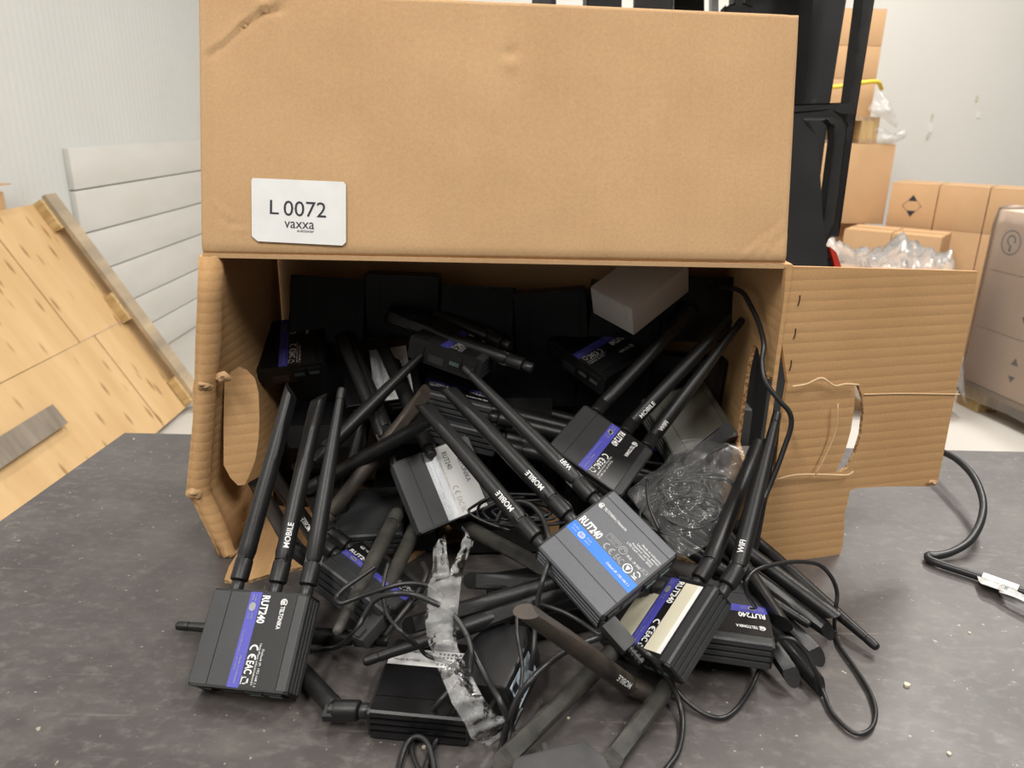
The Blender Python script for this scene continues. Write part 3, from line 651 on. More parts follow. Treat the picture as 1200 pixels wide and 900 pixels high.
# labels: u from the antenna side to the front, v across
LT = lambda z: (lambda u, v_: (v_, HD-u, z))
def lab_plate(name, rects, z0=HT-.0001, z1=HT+.00015):
    mb = MB(); ms = []
    for (u0_, u1_, v0_, v1_, m) in rects:
        if m not in ms: ms.append(m)
        mb.box(v0_, v1_, HD-u1_, HD-u0_, z0, z1, ms.index(m))
    return mb.me(name, ms)
def letters(kind):
    mb = MB(); t_ = LT(HT+.00045)
    if kind == 'A':
        txt(mb, 'RUT240', .0035, .0250, .0030, .0098, t_, 0, .03); logo_ring(mb, .0050, .0195, .0058, t_); txt(mb, 'TELTONIKA', .0110, .0285, .0205, .0242, t_, 0, .02)
        ce_mark(mb, .0410, .0035, .0072, t_); txt(mb, 'EAC', .0530, .0625, .0035, .0100, t_, 0, .02)
        for a in (0, 1): arc(mb, .0672, .0055, .0028, .0006, a*3.14-.5, a*3.14+2.1, t_, n=3)
        rect(mb, .0642, .0702, .0028, .0033, t_); rect(mb, .0655, .0690, .0082, .0088, t_)
        txt(mb, 'Default IP: 192.168.1.1', .0440, .0710, .0140, .0158, t_); txt(mb, 'User/Pass: admin/admin01', .0400, .0700, .0112, .0130, t_)
        rect(mb, .0105, .0150, -.0062, -.0010, t_, 1); rect(mb, .0095, .0160, -.0052, -.0020, t_, 1)
        txt(mb, 'SIM MOBILE', .0035, .0085, -.0030, -.0016, t_, 1); txt(mb, 'MAIN', .0035, .0075, -.0055, -.0041, t_, 1); txt(mb, 'POWER', .0175, .0225, -.0030, -.0016, t_, 1); txt(mb, 'SOCKET', .0175, .0225, -.0055, -.0041, t_, 1)
        txt(mb, 'Teltonika UAB, Saltoniskiu St. 10C, LT-08105', .0300, .0600, -.0058, -.0046, t_, 1); txt(mb, 'Made in Lithuania', .0500, .0700, -.0030, -.0014, t_, 1)
    elif kind == 'B':
        logo_ring(mb, .0030, .0205, .0050, t_); txt(mb, 'TELTONIKA | Networks', .0085, .0340, .0212, .0246, t_)
        txt(mb, 'RUT240', .0035, .0255, -.0010, .0062, t_, 0, .03)
        for k in range(2):
            rect(mb, .0275, .0400, .0062+.0055*k, .0065+.0055*k, t_, 1); rect(mb, .0275+.0122*k, .0278+.0122*k, .0062, .0120, t_, 1)
        txt(mb, 'POWER RATING', .0285, .0390, .0095, .0110, t_, 1); txt(mb, '9-30 VDC', .0310, .0370, .0072, .0087, t_, 1)
        arc(mb, .0445, .0090, .0036, .0006, 0, 6.283, t_, 1, 20); arc(mb, .0445, .0090, .0020, .0006, 0, 4, t_, 1)
        txt(mb, '09 EL - 5R 2022', .0495, .0640, .0075, .0095, t_)
        ce_mark(mb, .0315, -.0018, .0062, t_, 1); txt(mb, 'EAC', .0440, .0515, -.0016, .0040, t_, 1)
        arc(mb, .0575, .0012, .0040, .0007, 0, 6.283, t_, 0, 20); mb.add([t_(.0555, .0030), t_(.0595, .0030), t_(.0575, -.0014)], [(0, 2, 1)], 0)
        rect(mb, .0636, .0680, -.0012, -.0004, t_); arc(mb, .0658, .0030, .0028, .0008, 0, 2.4, t_); arc(mb, .0658, .0030, .0028, .0008, 3.14, 5.5, t_)
        txt(mb, 'UKCA', .0645, .0710, .0075, .0115, t_, 1)
        for k, s in enumerate(('Made in Lithuania', 'Username: admin', 'Password: see below', 'LTE Cat4 router 2022')): txt(mb, s, .0420+.003*(3-k), .0710-.003*(k > 1), .0235-.0026*k, .0253-.0026*k, t_)
        rect(mb, .0125, .0170, -.0105, -.0055, t_, 2); rect(mb, .0115, .0180, -.0095, -.0065, t_, 2)
        txt(mb, 'SIM MOBILE', .0040, .0100, -.0070, -.0056, t_, 2); txt(mb, 'MAIN AUX', .0050, .0100, -.0098, -.0084, t_, 2); txt(mb, 'POWER', .0195, .0245, -.0070, -.0056, t_, 2); txt(mb, 'SOCKET', .0195, .0255, -.0098, -.0084, t_, 2)
        txt(mb, 'Default IP: 192.168.1.1', .0440, .0680, -.0092, -.0072, t_)
    elif kind == 'C':
        txt(mb, 'TELTONIKA', .0150, .0440, .0215, .0262, t_, 3); txt(mb, 'RUT240', .0080, .0260, .0085, .0135, t_, 4)
        ce_mark(mb, .0430, .0060, .0055, t_, 1); txt(mb, 'EAC', .0545, .0630, .0060, .0110, t_, 1); txt(mb, 'EAC', .0650, .0700, .0060, .0110, t_, 1)
        txt(mb, 'Default IP 192.168.1.1 admin', .0160, .0560, .0030, .0046, t_, 1)
        for k in range(3): txt(mb, ('MAIN', 'SIM', 'LAN')[k], .0420+.009*k, .0490+.009*k, -.0070, -.0025, t_, 5)
        txt(mb, 'Input 9-30 VDC Made in Lithuania', .0060, .0400, -.0045, -.0025, t_, 5); txt(mb, 'TELTONIKA UAB', .0060, .0300, -.0080, -.0060, t_, 5)
    elif kind == 'E':
        for a in range(9):
            for b in range(4): rect(mb, .040+.0032*a, .042+.0032*a, .012+.004*b, .0145+.004*b, t_, 4)
        txt(mb, 'S/N 1102 IMEI LAN MAC', .0060, .0350, .0245, .0265, t_, 4); txt(mb, 'Model RUT240', .0060, .0260, .0145, .0170, t_, 4)
    return mesh('router_lettering', mb.v, mb.f, [WHITE, GREYP, mat('pale_blue_print', (.45, .55, .9), .5), VIOP, DARKP, WHITE], fm=mb.m)
LETT = {k: letters(k) for k in 'ABCE'}
LABM = dict(A=lab_plate('label_a', [(.0012, .0728, -.0078, .0020, PURP), (.0012, .0728, .0020, .0318, BLACKL)]),
            B=lab_plate('label_b', [(.0015, .0722, -.0125, -.0024, BLUE)]),
            C=lab_plate('label_c', [(.0012, .0728, -.0095, .0022, SILV), (.0012, .0728, .0022, .0318, PAPER)]),
            E=lab_plate('label_e', [(.0012, .0728, .0100, .0290, PAPER)]))
STK = lab_plate('paper_stickers', [(.0040, .0680, .0115, .0255, PAPERY), (.0040, .0680, .0255, .0300, PAPER), (.0200, .0700, -.0300, -.0085, PAPERY)], HT+.0004, HT+.0008)

# antennas: rod along +z from the hinge; cut face / lettering relative to +x
RODL = .155
def mobile_rod(m):
    N, n = 26, 20; v = []; f = []
    for k in range(N+1):
        t_ = k/N; z = RODL*t_; r = .0066 if t_ < .04 else (.0064 - .0004*t_)
        if t_ < .02: r = .0058
        h = r - max(0, (t_-.40)/.60)*.0030
        for i in range(n):
            a = 2*math.pi*i/n; x, y = r*math.cos(a), r*math.sin(a)
            if x > h: x = h
            zz_ = z - (x+.006)*1.25*max(0, (t_-.86)/.14)
            v.append((x, y, zz_))
    for k in range(N):
        for i in range(n): j = (i+1) % n; f.append((k*n+i, k*n+j, (k+1)*n+j, (k+1)*n+i))
    f.append(tuple(range(n-1, -1, -1))); f.append(tuple(N*n+i for i in range(n)))
    return fix(mesh('mobile_rod', v, f, m), .5)
def wifi_rod(m):
    P = [(.0056, 0), (.0062, .003), (.0063, .030), (.0060, .060), (.0052, .090), (.0043, .115), (.0036, .135), (.0034, .1425), (.0031, .1428), (.0031, .1434), (.0035, .1437), (.0035, .150), (.0031, .1535), (.0018, .1548)]
    mb = MB(); mb.cyl(P, 18); return mb.me('wifi_rod', m, .6)
RODS = {('m', k): mobile_rod(m) for k, m in dict(n=RUB, d=RUBD, b=RUBB).items()}
RODS.update({('w', k): wifi_rod(m) for k, m in dict(n=RUB, d=RUBD, b=RUBB).items()})
mb = MB(); mb.cyl([(.0043, -.001), (.0047, .0), (.0047, .008), (.0042, .009)], 12); mb.cyl([(.0030, .009), (.0030, .0115)], 12)
NUTM = mb.me('connector_nut', NUT, .6)
mb = MB(); mb.cyl([(.0055, .0095), (.0064, .0105), (.0064, .0265), (.0060, .0275)], 18); mb.cyl([(.0048, .0275), (.0048, .031)], 14); mb.box(-.0030, .0030, -.0060, .0060, .026, .034)
COLM = {k: mb.me('hinge_collar', m, .6) for k, m in dict(n=RUB, d=RUBD, b=RUBB).items()}
HINGE = .029
def wrap_text(s, u0_, u1_, h, r):
    v, f = text2d(s, .012); bm = bmesh.new(); vs = [bm.verts.new((u0_+(u1_-u0_)*a, (b-.5)*h, 0)) for a, b in v]
    for q in f:
        try: bm.faces.new([vs[i] for i in q])
        except ValueError: pass
    for y in np.linspace(-h/2, h/2, 8)[1:-1]: bmesh.ops.bisect_plane(bm, geom=bm.verts[:]+bm.edges[:]+bm.faces[:], plane_co=(0, y, 0), plane_no=(0, 1, 0))
    for w in bm.verts: a = -w.co.y/r; w.co = Vector((r*math.cos(a), r*math.sin(a)*1.0, w.co.x))
    me = bpy.data.meshes.new('rod_lettering'); bm.to_mesh(me); bm.free(); me.materials.append(WHITE); return me
TXM = dict(m=wrap_text('MOBILE', .009, .030, .0042, .00668), w=wrap_text('WIFI', .009, .0205, .0042, .00655))

for me_ in list(RODS.values()) + [NUTM] + list(COLM.values()) + list(TXM.values()):
    for q in me_.vertices: q.co.x *= 1.15; q.co.y *= 1.15
    me_.update()
def facing(dirv, p, roll):
    """x axis of a rod: towards the camera, turned by roll about the rod"""
    if roll == 'u': x, y, z = orth(dirv, ZA + .4*unit(CC-p)); roll = 0.0
    else: x, y, z = orth(dirv, CC-p)
    c, s = math.cos(roll), math.sin(roll); return c*x+s*y, -s*x+c*y, z
def antenna(parent, Mp, base, cdir, tip, kind='m', look='n', roll=0.0, text=True, L=None):
    """an antenna screwed on at `base`, collar along cdir, rod from the hinge towards `tip`."""
    base = np.asarray(base, float); h = base + unit(cdir)*HINGE; d = tip-h; Ln = np.linalg.norm(d) if L is None else L
    x, y, z = facing(d, h, roll); sc_ = min(max(Ln/RODL, .82), 1.12)
    M = frame(h, x, y, z) @ Matrix.Diagonal((1, 1, sc_, 1)); Mi_ = inv(Mp) if Mp is not None else Matrix()
    o = obj('antenna', RODS[kind, look], parent, Mi_ @ M)
    if parent is None: o.matrix_basis = M
    xa, ya, za = orth(cdir, x); Mc = frame(base, xa, ya, za); MI = inv(M)
    obj('connector_nut', NUTM, o, MI @ Mc); obj('hinge_collar', COLM[look], o, MI @ Mc)
    if text: x2, y2, z2 = facing(d, h, 0.0 if text is True else text); obj('lettering', TXM[kind], o, MI @ frame(h, x2, y2, z2))
    return o
def sphere_tip(px, py, c, L, far=True):
    """point on the pixel ray at distance L from c (the nearest approach when the ray passes by)"""
    d = ray(px, py); q = CC-c; B = d@d; A = d@q; D = A*A-B*(q@q-L*L); t_ = (-A + (1 if far else -1)*math.sqrt(max(D, 0)))/B
    return CC+d*t_
def rod(px, py, qx, qy, s0=.0, s1=.0, kind='m', look='n', roll=0.0, text=False, label='', group=None, z0=None, z1=None, Y0=None, Y1=None):
    """loose antenna: tip seen at (px,py), passing (qx,qy); full length behind that"""
    a = onZ(px, py, z0) if z0 is not None else onY(px, py, Y0) if Y0 is not None else onS(px, py, s0)
    b = onZ(qx, qy, z1) if z1 is not None else onY(qx, qy, Y1) if Y1 is not None else onS(qx, qy, s1)
    d = unit(b-a); hinge = a + d*RODL; base = hinge + d*HINGE
    o = antenna(None, None, base, -d, a, kind, look, roll, text); tag(o, label, 'antenna', group); return o
CONN = (-.029, .0065, .0325)
def router(pos, X, Y, label, variant='A', body='n', lift=1.0, ants=(), ports=True, group=None, stickers=False, lett=True):
    """pos = centre of the top face. ants: (connector, tip px, py, kind, look, roll, text)"""
    X = unit(X); Y = np.asarray(Y, float); Y = unit(Y-np.dot(X, Y)*X); Z = np.cross(X, Y)
    p = CC + (np.asarray(pos, float)-CC)*lift - Z*HT; M = frame(p, X, Y, Z); r = empty('wireless_router', M)
    obj('body', BODYM[body], r); fp_ = obj('front_plate', FRONT, r); obj('back_plate', BACK, r)
    if ports:
        for x in (.012, .028): obj('ethernet_port', PORTM, fp_, Matrix.Translation((x, 0, .001)))
        obj('power_socket', PWRM, fp_, Matrix.Translation((-.029, 0, .001))); obj('sim_tray', SIMM, fp_, Matrix.Translation((-.009, 0, 0)))
    if variant:
        l = obj('label', LABM[variant], r)
        if lett: obj('lettering', LETT[variant], l)
        if stickers: obj('paper_sticker', STK, l, None, 'yellowed blank paper stickers')
    for a in ants:
        k, tx, ty_, kind, look, roll, text = a; b = p + X*k + Y*(HD) + Z*.0125; h = b + Y*HINGE
        tip = h + Y*RODL if tx is None else (tx if ty_ is None else sphere_tip(tx, ty_, h, RODL))
        antenna(r, M, b, Y, tip, kind, look, roll, text)
    tag(r, label, 'router', group); return r, p, X, Y, Z

# ------------------------------------------------------------------ the routers
PI = math.pi
r1 = router([-.2070, .5135, .0335], [.9787, -.1906, .0763], [.0905, .7343, .6727], 'charcoal router with violet stripe standing apart at the left front, three antennas up', lift=.968,
       ants=((CONN[0], 344, 451, 'm', 'n', 1.0, False), (CONN[1]-.001, 375, 458, 'm', 'n', -.9, True), (CONN[2], 401, 454, 'w', 'n', 0, False)))
r2 = router([.0778, .5275, .1122], [.7621, .5592, .3264], [-.6458, .6202, .4453], 'slate grey router, paler by painted-in sheen, with bright sky-blue stripe on top of the pile', 'B', 'b',
       ants=((CONN[0]-.004, 491, 468, 'm', 'n', .8, True), (CONN[1]-.006, 519, 449, 'm', 'n', .9, True), (CONN[2]-.004, 543, 430, 'w', 'n', 0, .55)))
r3 = router([.0885, .6822, .1312], [.8138, -.3757, -.4435], [.5218, .8083, .2728], 'charcoal router with violet stripe beside the clear plastic bag', 'A', 'n',
       ants=((CONN[0], 820, 354, 'm', 'n', .4, False), (CONN[1], 857, 372, 'm', 'n', 2.5, .3), (CONN[2], 871, 373, 'w', 'n', 0, .2)))
r4 = router([-.0655, .6895, .0868], [.8857, .4087, .2202], [-.4106, .4682, .7824], 'charcoal router with silver and white label at the middle of the pile', 'C', 'n', lift=.985,
       ants=((.001, 452, 400, 'm', 'n', .5, False), (-.036, 396, 386, 'm', 'n', 0, False)))
r5 = router([.1213, .5359, .0483], [.5209, -.7826, .3409], [.5950, .6192, .5124], 'charcoal router with yellowed paper stickers over its violet-striped label', 'A', 'n', lift=.975, stickers=True,
       ants=((CONN[1], 889, 520, 'm', 'n', 2.6, False), (CONN[2]+.004, 911, 483, 'w', 'n', 0, -.2)))
router([-.2496, .8153, .1929], [.9842, .1238, .1266], [-.1705, .8551, .4896], 'black router with violet stripe against the left wall of the box', 'A', 'g')
router([-.1441, .8003, .1627], [.9755, .1967, .0988], [-.2178, .7970, .5634], 'black router with a white label strip deep in the box', 'C', 'g')
router([-.0555, .7914, .2086], [.9201, -.3209, -.2248], [.3387, .9398, .0447], 'black router showing its ethernet ports below crossed antennas deep in the box', 'A', 'n')
router([.0959, .8209, .1943], [.7061, -.6340, -.3154], [.7032, .6805, .2061], 'black router with violet stripe and open ports below the small grey carton', 'A', 'g')
# two finned routers stacked on their flanks, antennas to the right
for k, (cx, cy, Yd, l) in enumerate(((538, 455, .79, 'upper finned black router with antennas pointing right in the box'), (546, 486, .765, 'lower finned black router with antennas pointing right in the box'))):
    c = onY(cx, cy, Yd); Yv = unit(V3(.95, .02, -.24)); Zv = unit(V3(.24, .06, .95)); Xv = np.cross(Yv, Zv)
    router(c, Xv, Yv, l, 'A', 'n', ants=tuple((q, None, None, kk, 'n', 0, False) for q, kk in zip(CONN, 'mwm')))
c = CC + (V3(-.1236, .6217, .0254)-CC)*.942; Xv = V3(.2813, .9210, -.2696); Yv = V3(-.8272, .3751, .4185)
router(c, Xv, Yv, 'charcoal router with blue stripe lying behind two dusty antennas', 'A', 'n',
       ants=((CONN[0], 296, 560, 'm', 'n', 0, False), (CONN[1], 312, 545, 'm', 'n', 0, True), (CONN[2], 345, 545, 'w', 'n', 0, True)))
c = onZ(503, 792, .026); Yv = unit(V3(-1, .10, 0)); Xv = np.cross(Yv, ZA)
r13 = router(c, Xv, Yv, 'glossy black finned router lying flat on the table below the plastic sleeve', 'E', 'g',
       ants=((-.028, onZ(322, 752, .0085), None, 'm', 'n', 0, False),))
c = onZ(847, 712, .046); Yv = unit(V3(.985, -.17, -.02)); Xv = np.cross(Yv, ZA)
router(c, Xv, Yv, 'finned black router with violet stripe lying behind the stickered router', 'A', 'n', ants=((CONN[0], None, None, 'm', 'n', 0, False),)) if False else router(c, Xv, Yv, 'finned black router with violet stripe lying behind the stickered router', 'A', 'n')
c = onY(432, 598, .69); Yv = unit(V3(.99, .05, .06)); Zv = unit(V3(-.06, -.12, .99)); Xv = np.cross(Yv, Zv)
router(c, Xv, Yv, 'finned charcoal router under the white-labelled router', None, 'n')
router([.1936, .7758, .1292], [.9057, .3982, .1455], [-.4025, .6994, .5906], 'olive grey router turned label down behind the clear bag', None, 'o', ports=False)
# deeper routers that fill the box below the ones in view
gf = 'routers buried in the box'
for (x, y, z, a) in ((-.20, .79, .12, .1), (-.10, .83, .11, .2), (.0, .83, .14, .1), (.19, .82, .07, 1.3), (.1, .76, .06, .1), (.03, .60, .027, .3), (.06, .80, .10, .4)):
    X_ = V3(math.cos(a), math.sin(a), 0); router((x, y, z), X_, V3(-X_[1], X_[0], 0), 'black router buried under other routers in the box', 'A' if rnd.random() < .5 else None, 'g', group=gf, ports=False, lett=False)

gq = 'filler routers added to darken the bottom of the box'  # layer added so gaps in the pile show black instead of brown board
for i in range(5):
    for j in range(2):
        x, y = -.225+.107*i, .735+.09*j; a = rnd.uniform(-.12, .12); X_ = V3(math.cos(a), math.sin(a), 0)
        if not (i == 0 and j == 0): router((x, y, .0295), X_, V3(-X_[1], X_[0], 0), 'black filler router added to darken the bottom of the cardboard box', None, 'g', group=gq, ports=False)
gv = 'filler routers added to darken the back of the box'  # rows added to make the inside of the box read dark
for i in range(6):
    for j in range(3):
        x, z = -.228+.0835*i+.01*j, .055+.085*j; a = rnd.uniform(-.13, .13); e = rnd.uniform(.0, .24)
        if x < .21: router((x, .844-rnd.uniform(0, .016), z+rnd.uniform(-.012, .012)), V3(math.cos(a), rnd.uniform(-.1, .1), math.sin(a)), V3(-math.sin(a)*.98, e, .99*math.cos(a)), 'black filler router on edge, added to darken the back panel', None, 'g', group=gv, ports=False)

# ------------------------------------------------------------------ loose antennas
rod(505, 405, 402, 507, .05, .04, 'w', 'n', label='black tapered antenna slanting up in front of the white-labelled router deep in the box')
rod(504, 453, 450, 522, .05, .035, 'm', 'b', .4, label='worn brownish antenna with a cut tip leaning beside the white-labelled router')
rod(517, 485, 392, 556, .075, .06, 'm', 'n', 'u', label='black antenna with a pale oval cut tip crossing above the white-labelled router')
rod(404, 385, 452, 503, .03, .015, 'm', 'n', 0, label='black antenna standing behind the tapered one in the box')
rod(447, 368, 655, 443, .055, .05, 'm', 'n', 0, label='long black antenna lying across the router with ethernet ports')
rod(455, 341, 590, 402, .04, .05, 'w', 'n', label='thin black antenna in the dark at the back of the box')
rod(443, 395, 500, 520, .02, .01, 'm', 'n', 0, label='black antenna beside the white label strip deep in the box')
rod(430, 470, 400, 600, .02, .02, 'w', 'n', label='thin black antenna hanging down left of the white-labelled router')
rod(394, 742, 452, 628, kind='w', look='d', z0=.052, Y1=.632, label='dusty thin-tipped antenna pointing down left of the plastic sleeve')
rod(428, 745, 480, 632, kind='m', look='d', roll=.3, z0=.034, Y1=.655, label='dusty broad antenna pointing down left of the plastic sleeve')
rod(640, 667, 552, 620, kind='m', look='d', roll=.2, Y0=.585, Y1=.68, label='dusty antenna lying between sleeve and slate grey router')
hb = onZ(737, 803, .022); o = antenna(None, None, hb + unit(V3(.5, .1, -.3))*HINGE, unit(V3(-.5, -.1, .3)), sphere_tip(611, 711, hb, RODL, False), 'm', 'b', 'u', True)
tag(o, 'worn brown antenna with white lettering across the front of the pile', 'antenna')
rod(583, 897, 690, 792, None or .0, .02, 'm', 'd', 0, z0=.012, z1=.02, label='dusty antenna reaching the front of the table beside the grey adapter')
rod(712, 897, 782, 805, z0=.010, z1=.012, kind='m', look='d', roll=0, label='dusty antenna on the table right of the grey adapter')
rod(542, 680, 645, 684, .02, .02, 'm', 'n', 0, label='black antenna lying crosswise behind the worn brown antenna')
rod(425, 776, 500, 750, z0=.040, z1=.046, kind='w', look='n', label='thin-tipped black antenna resting on the glossy finned router')
rod(470, 736, 600, 698, .02, .03, 'm', 'n', 0, label='black antenna lying under the plastic sleeve')
rod(520, 745, 640, 700, .02, .03, 'm', 'n', 0, label='black antenna under the thin cords behind the black adapter')
rod(206, 733, 300, 740, z0=.010, z1=.007, kind='w', look='n', label='black antenna tip poking out under the lone left router')
# bundle spilling out on the right
gb = 'antenna bundle spilling to the right'
for (a, kd, ro, l) in (((1029, 760, 870, 622, .008, .040), 'w', 0, 'long thin round-tipped antenna reaching farthest out of the right bundle'),
    ((982, 726, 862, 637, .030, .058), 'm', 2.5, 'upper blunt antenna in the bundle beside the stickered router'),
    ((979, 744, 890, 682, .020, .038), 'm', 'u', 'antenna with an oval cut face under the looped cord of the right bundle'),
    ((950, 733, 905, 705, .026, .034), 'w', 0, 'short-showing round-tipped antenna inside the right bundle'),
    ((920, 738, 880, 677, .042, .052), 'm', .9, 'steep antenna hanging down on top of the right bundle'),
    ((965, 775, 915, 725, .012, .020), 'm', -.6, 'antenna with slanted tip low in the right bundle'),
    ((934, 800, 892, 740, .014, .024), 'm', 'u', 'thick antenna with oval cut end lowest of the right bundle'),
    ((968, 808, 925, 762, .007, .011), 'm', -1.2, 'antenna lying on the table under the right bundle')):
    rod(a[0], a[1], a[2], a[3], kind=kd, look='n', roll=ro, z0=a[4], z1=a[5], label=l)
rod(906, 520, 880, 640, kind='w', look='n', label='thin antenna standing against the right wall of the box', Y0=.66, Y1=.63)
rod(914, 480, 868, 640, kind='m', look='n', roll=1.4, label='antenna standing in the torn hand hole of the box', Y0=.70, Y1=.64)
rod(858, 500, 800, 545, .04, .02, 'm', 'n', 0, label='short-showing antenna stub behind the clear bag')

# ------------------------------------------------------------------ small grey carton in the box
M = frame(V3(.1314, .7996, .2772), V3(.6658, -.7126, -.2212), V3(.7241, .5457, .4217)); q = V3(.1314, .7996, .2772)
M = M @ Matrix.Translation((0, 0, -.036)); r = empty('small_carton', M); w, d, h = .058, .088, .036
mb = MB(); mb.box(-w/2, w/2, -d/2, d/2, 0, h-.0012); obj('body', bevel(mb.me('small_carton_body', GREYBOX), .0008), r)
mb = MB(); mb.box(-w/2, w/2, -d/2, d/2, h-.0012, h); obj('lid', bevel(mb.me('small_carton_lid', GREYBOX), .0006), r)
mb = MB(); mb.box(-w/2+.008, w/2-.008, -d/2-.0006, -d/2, h-.018, h-.001); obj('tuck_flap', mb.me('tuck_flap', GREYBOX), r)
tag(r, 'small plain grey-white carton on the pile inside the box', 'box')

# ------------------------------------------------------------------ power adapters and plugs
def adapter(name, c, X, Y, w, d, h, m, label, sticker=False, ribs=False):
    X = unit(X); Y = unit(np.asarray(Y)-np.dot(X, Y)*X); Z = np.cross(X, Y); M = frame(c, X, Y, Z); r = empty(name, M)
    mb = MB(); P = [(-w/2, -d/2), (w/2, -d/2), (w/2, d*.2), (w*.36, d/2), (-w*.36, d/2), (-w/2, d*.2)]
    mb.prism(P, Matrix(), 0, h); obj('housing', bevel(mb.me('adapter_housing', m), .003, 3), r)
    mb = MB(); mb.cyl([(.0045, 0), (.0042, .004), (.0034, .012), (.0028, .018)], 12, axis='y', o=(0, d/2-.001, h*.5)); obj('strain_relief', mb.me('strain_relief', m, .6), r)
    mb = MB()
    for s in (-1, 1): mb.cyl([(.002, 0), (.002, .016), (.0012, .018)], 10, axis='y', o=(s*.0095, -d/2-.017, h*.5))
    obj('plug_pin', mb.me('plug_pin', NUT, .6), r)
    if sticker:
        s = obj('rating_label', None or (lambda q: (q.box(w/2, w/2+.0003, -d*.42, d*.16, h*.18, h*.82), q.me('rating_label', mat('pale_blue_label', (.55, .66, .74), .5)))[1])(MB()), r)
        q = MB(); t_ = lambda a, b: (w/2+.0006, -d*.42+a*d*.58, h*.18+b*h*.64)
        txt(q, 'CE', .05, .28, .1, .5, t_); txt(q, 'INPUT 100-240V', .32, .95, .6, .8, t_); txt(q, 'OUTPUT 9V 1A', .32, .9, .2, .4, t_); rect(q, .05, .25, .6, .9, t_); obj('lettering', mesh('rating_lettering', q.v, q.f, DARKP), s)
    if ribs:
        q = MB()
        for k in range(3): q.box(w*.1+.006*k, w*.1+.0015+.006*k, -d*.25+.003*k, d*.1, h, h+.0008)
        obj('grip_rib', q.me('grip_rib', m), r)
    tag(r, label, 'adapter'); return r
c = onZ(594, 800, .010); adapter('power_adapter', c, V3(.86, -.45, .25), V3(.40, .88, .25), .050, .060, .034, PLAS, 'black power adapter with pale blue rating label beside the plastic sleeve', sticker=True)
c = onZ(662, 960, .002); adapter('power_adapter', c, V3(.95, .22, .10), V3(-.22, .97, .0), .068, .062, .030, PLASG, 'dark grey power adapter at the front of the table', ribs=True)
PLUGM = mat('soft_black_plug', (.022, .022, .023), .5)
def plug(name, c, X, Y, label, w=.013, d=.024, h=.010):
    X = unit(X); Y = unit(np.asarray(Y)-np.dot(X, Y)*X); M = frame(c, X, Y, np.cross(X, Y)); r = empty(name, M)
    mb = MB(); mb.box(-w/2, w/2, -d/2, d/2, 0, h); obj('housing', bevel(mb.me('plug_housing', PLUGM), .0012), r)
    mb = MB()
    for k in range(4): mb.cyl([(.0032, 0), (.0032, .002)], 10, axis='y', o=(0, d/2+.0035*k, h/2))
    mb.cyl([(.0022, 0), (.0020, .014)], 10, axis='y', o=(0, d/2-.001, h/2)); obj('strain_relief', mb.me('plug_relief', PLAS, .6), r)
    mb = MB(); mb.box(-w*.2, w*.2, -d*.45, -d*.1, h, h+.002); obj('latch', mb.me('plug_latch', PLUGM), r)
    tag(r, label, 'plug'); return r
c = onS(726, 742, .065); plug('power_plug', CC+(c-CC)*.985, V3(.75, .55, .3), V3(.62, -.62, -.45), 'grey power plug at the front edge of the slate grey router')
c = onS(437, 745, .04); plug('power_plug', c, V3(.7, -.6, .2), V3(.62, .62, .35), 'black power plug lying at the end of the dusty antennas')

# ------------------------------------------------------------------ cords
def cord(pts, r, label, m=CORD, name='black_cable', dzs=None):
    P = []
    for q in pts:
        if len(q) == 3: P.append(onS(q[0], q[1], q[2]))
        elif q[3] == 'z': P.append(onZ(q[0], q[1], q[2]))
        else: P.append(onY(q[0], q[1], q[2]))
    v, f = sweep(spline(P, 8), r, 8); o = obj(name, mesh('cord', v, f, m, True)); tag(o, label, 'cable'); return o
cord([(836, 337, .84, 'y'), (853, 337, .80, 'y'), (869, 342, .76, 'y'), (878, 355, .74, 'y'), (889, 378, .72, 'y'), (895, 402, .70, 'y'), (893, 425, .69, 'y'), (897, 447, .68, 'y'), (912, 468, .672, 'y'), (925, 483, .668, 'y'), (927, 500, .665, 'y'), (919, 525, .66, 'y'), (908, 555, .65, 'y'), (896, 582, .64, 'y'), (884, 594, .63, 'y')], .0024, 'black cord running along the right wall and torn hand hole of the box')
cord([(885, 712, .05, 'z'), (876, 697, .07, 'z'), (874, 682, .085, 'z'), (886, 668, .09, 'z'), (910, 661, .088, 'z'), (937, 658, .08, 'z'), (960, 662, .07, 'z'), (974, 676, .06, 'z'), (981, 695, .045, 'z'), (979, 716, .03, 'z'), (978, 738, .004, 'z'), (984, 757, .003, 'z'), (1000, 780, .003, 'z'), (1018, 808, .003, 'z'), (1026, 832, .003, 'z'), (1022, 852, .003, 'z'), (1008, 860, .003, 'z'), (992, 853, .003, 'z'), (974, 833, .003, 'z'), (964, 808, .006, 'z'), (955, 785, .022, 'z'), (945, 765, .033, 'z'), (930, 750, .042, 'z'), (915, 748, .04, 'z'), (903, 757, .03, 'z'), (892, 780, .015, 'z'), (878, 810, .004, 'z'), (862, 832, .003, 'z'), (846, 841, .003, 'z'), (825, 836, .003, 'z'), (804, 821, .006, 'z'), (790, 805, .012, 'z')], .0018, 'thin black cord looping over the antenna bundle and out onto the table')
cord([(745, 757, .055), (765, 772, 0.057, 'z'), (783, 795, .028, 'z'), (796, 822, .012, 'z'), (800, 850, .004, 'z'), (795, 880, .003, 'z'), (782, 900, .003, 'z'), (770, 915, .003, 'z')], .0022, 'black cord from the grey plug down to the front table edge')
cord([(715, 742, .06), (700, 748, .062), (680, 755, .065), (660, 765, .065), (640, 780, .062), (622, 797, .058), (607, 818, .05), (597, 840, .035), (590, 865, .015), (585, 885, .004, 'z'), (580, 905, .003, 'z'), (575, 925, .003, 'z')], .0024, 'thick black cord arching in front of the labelled black adapter')
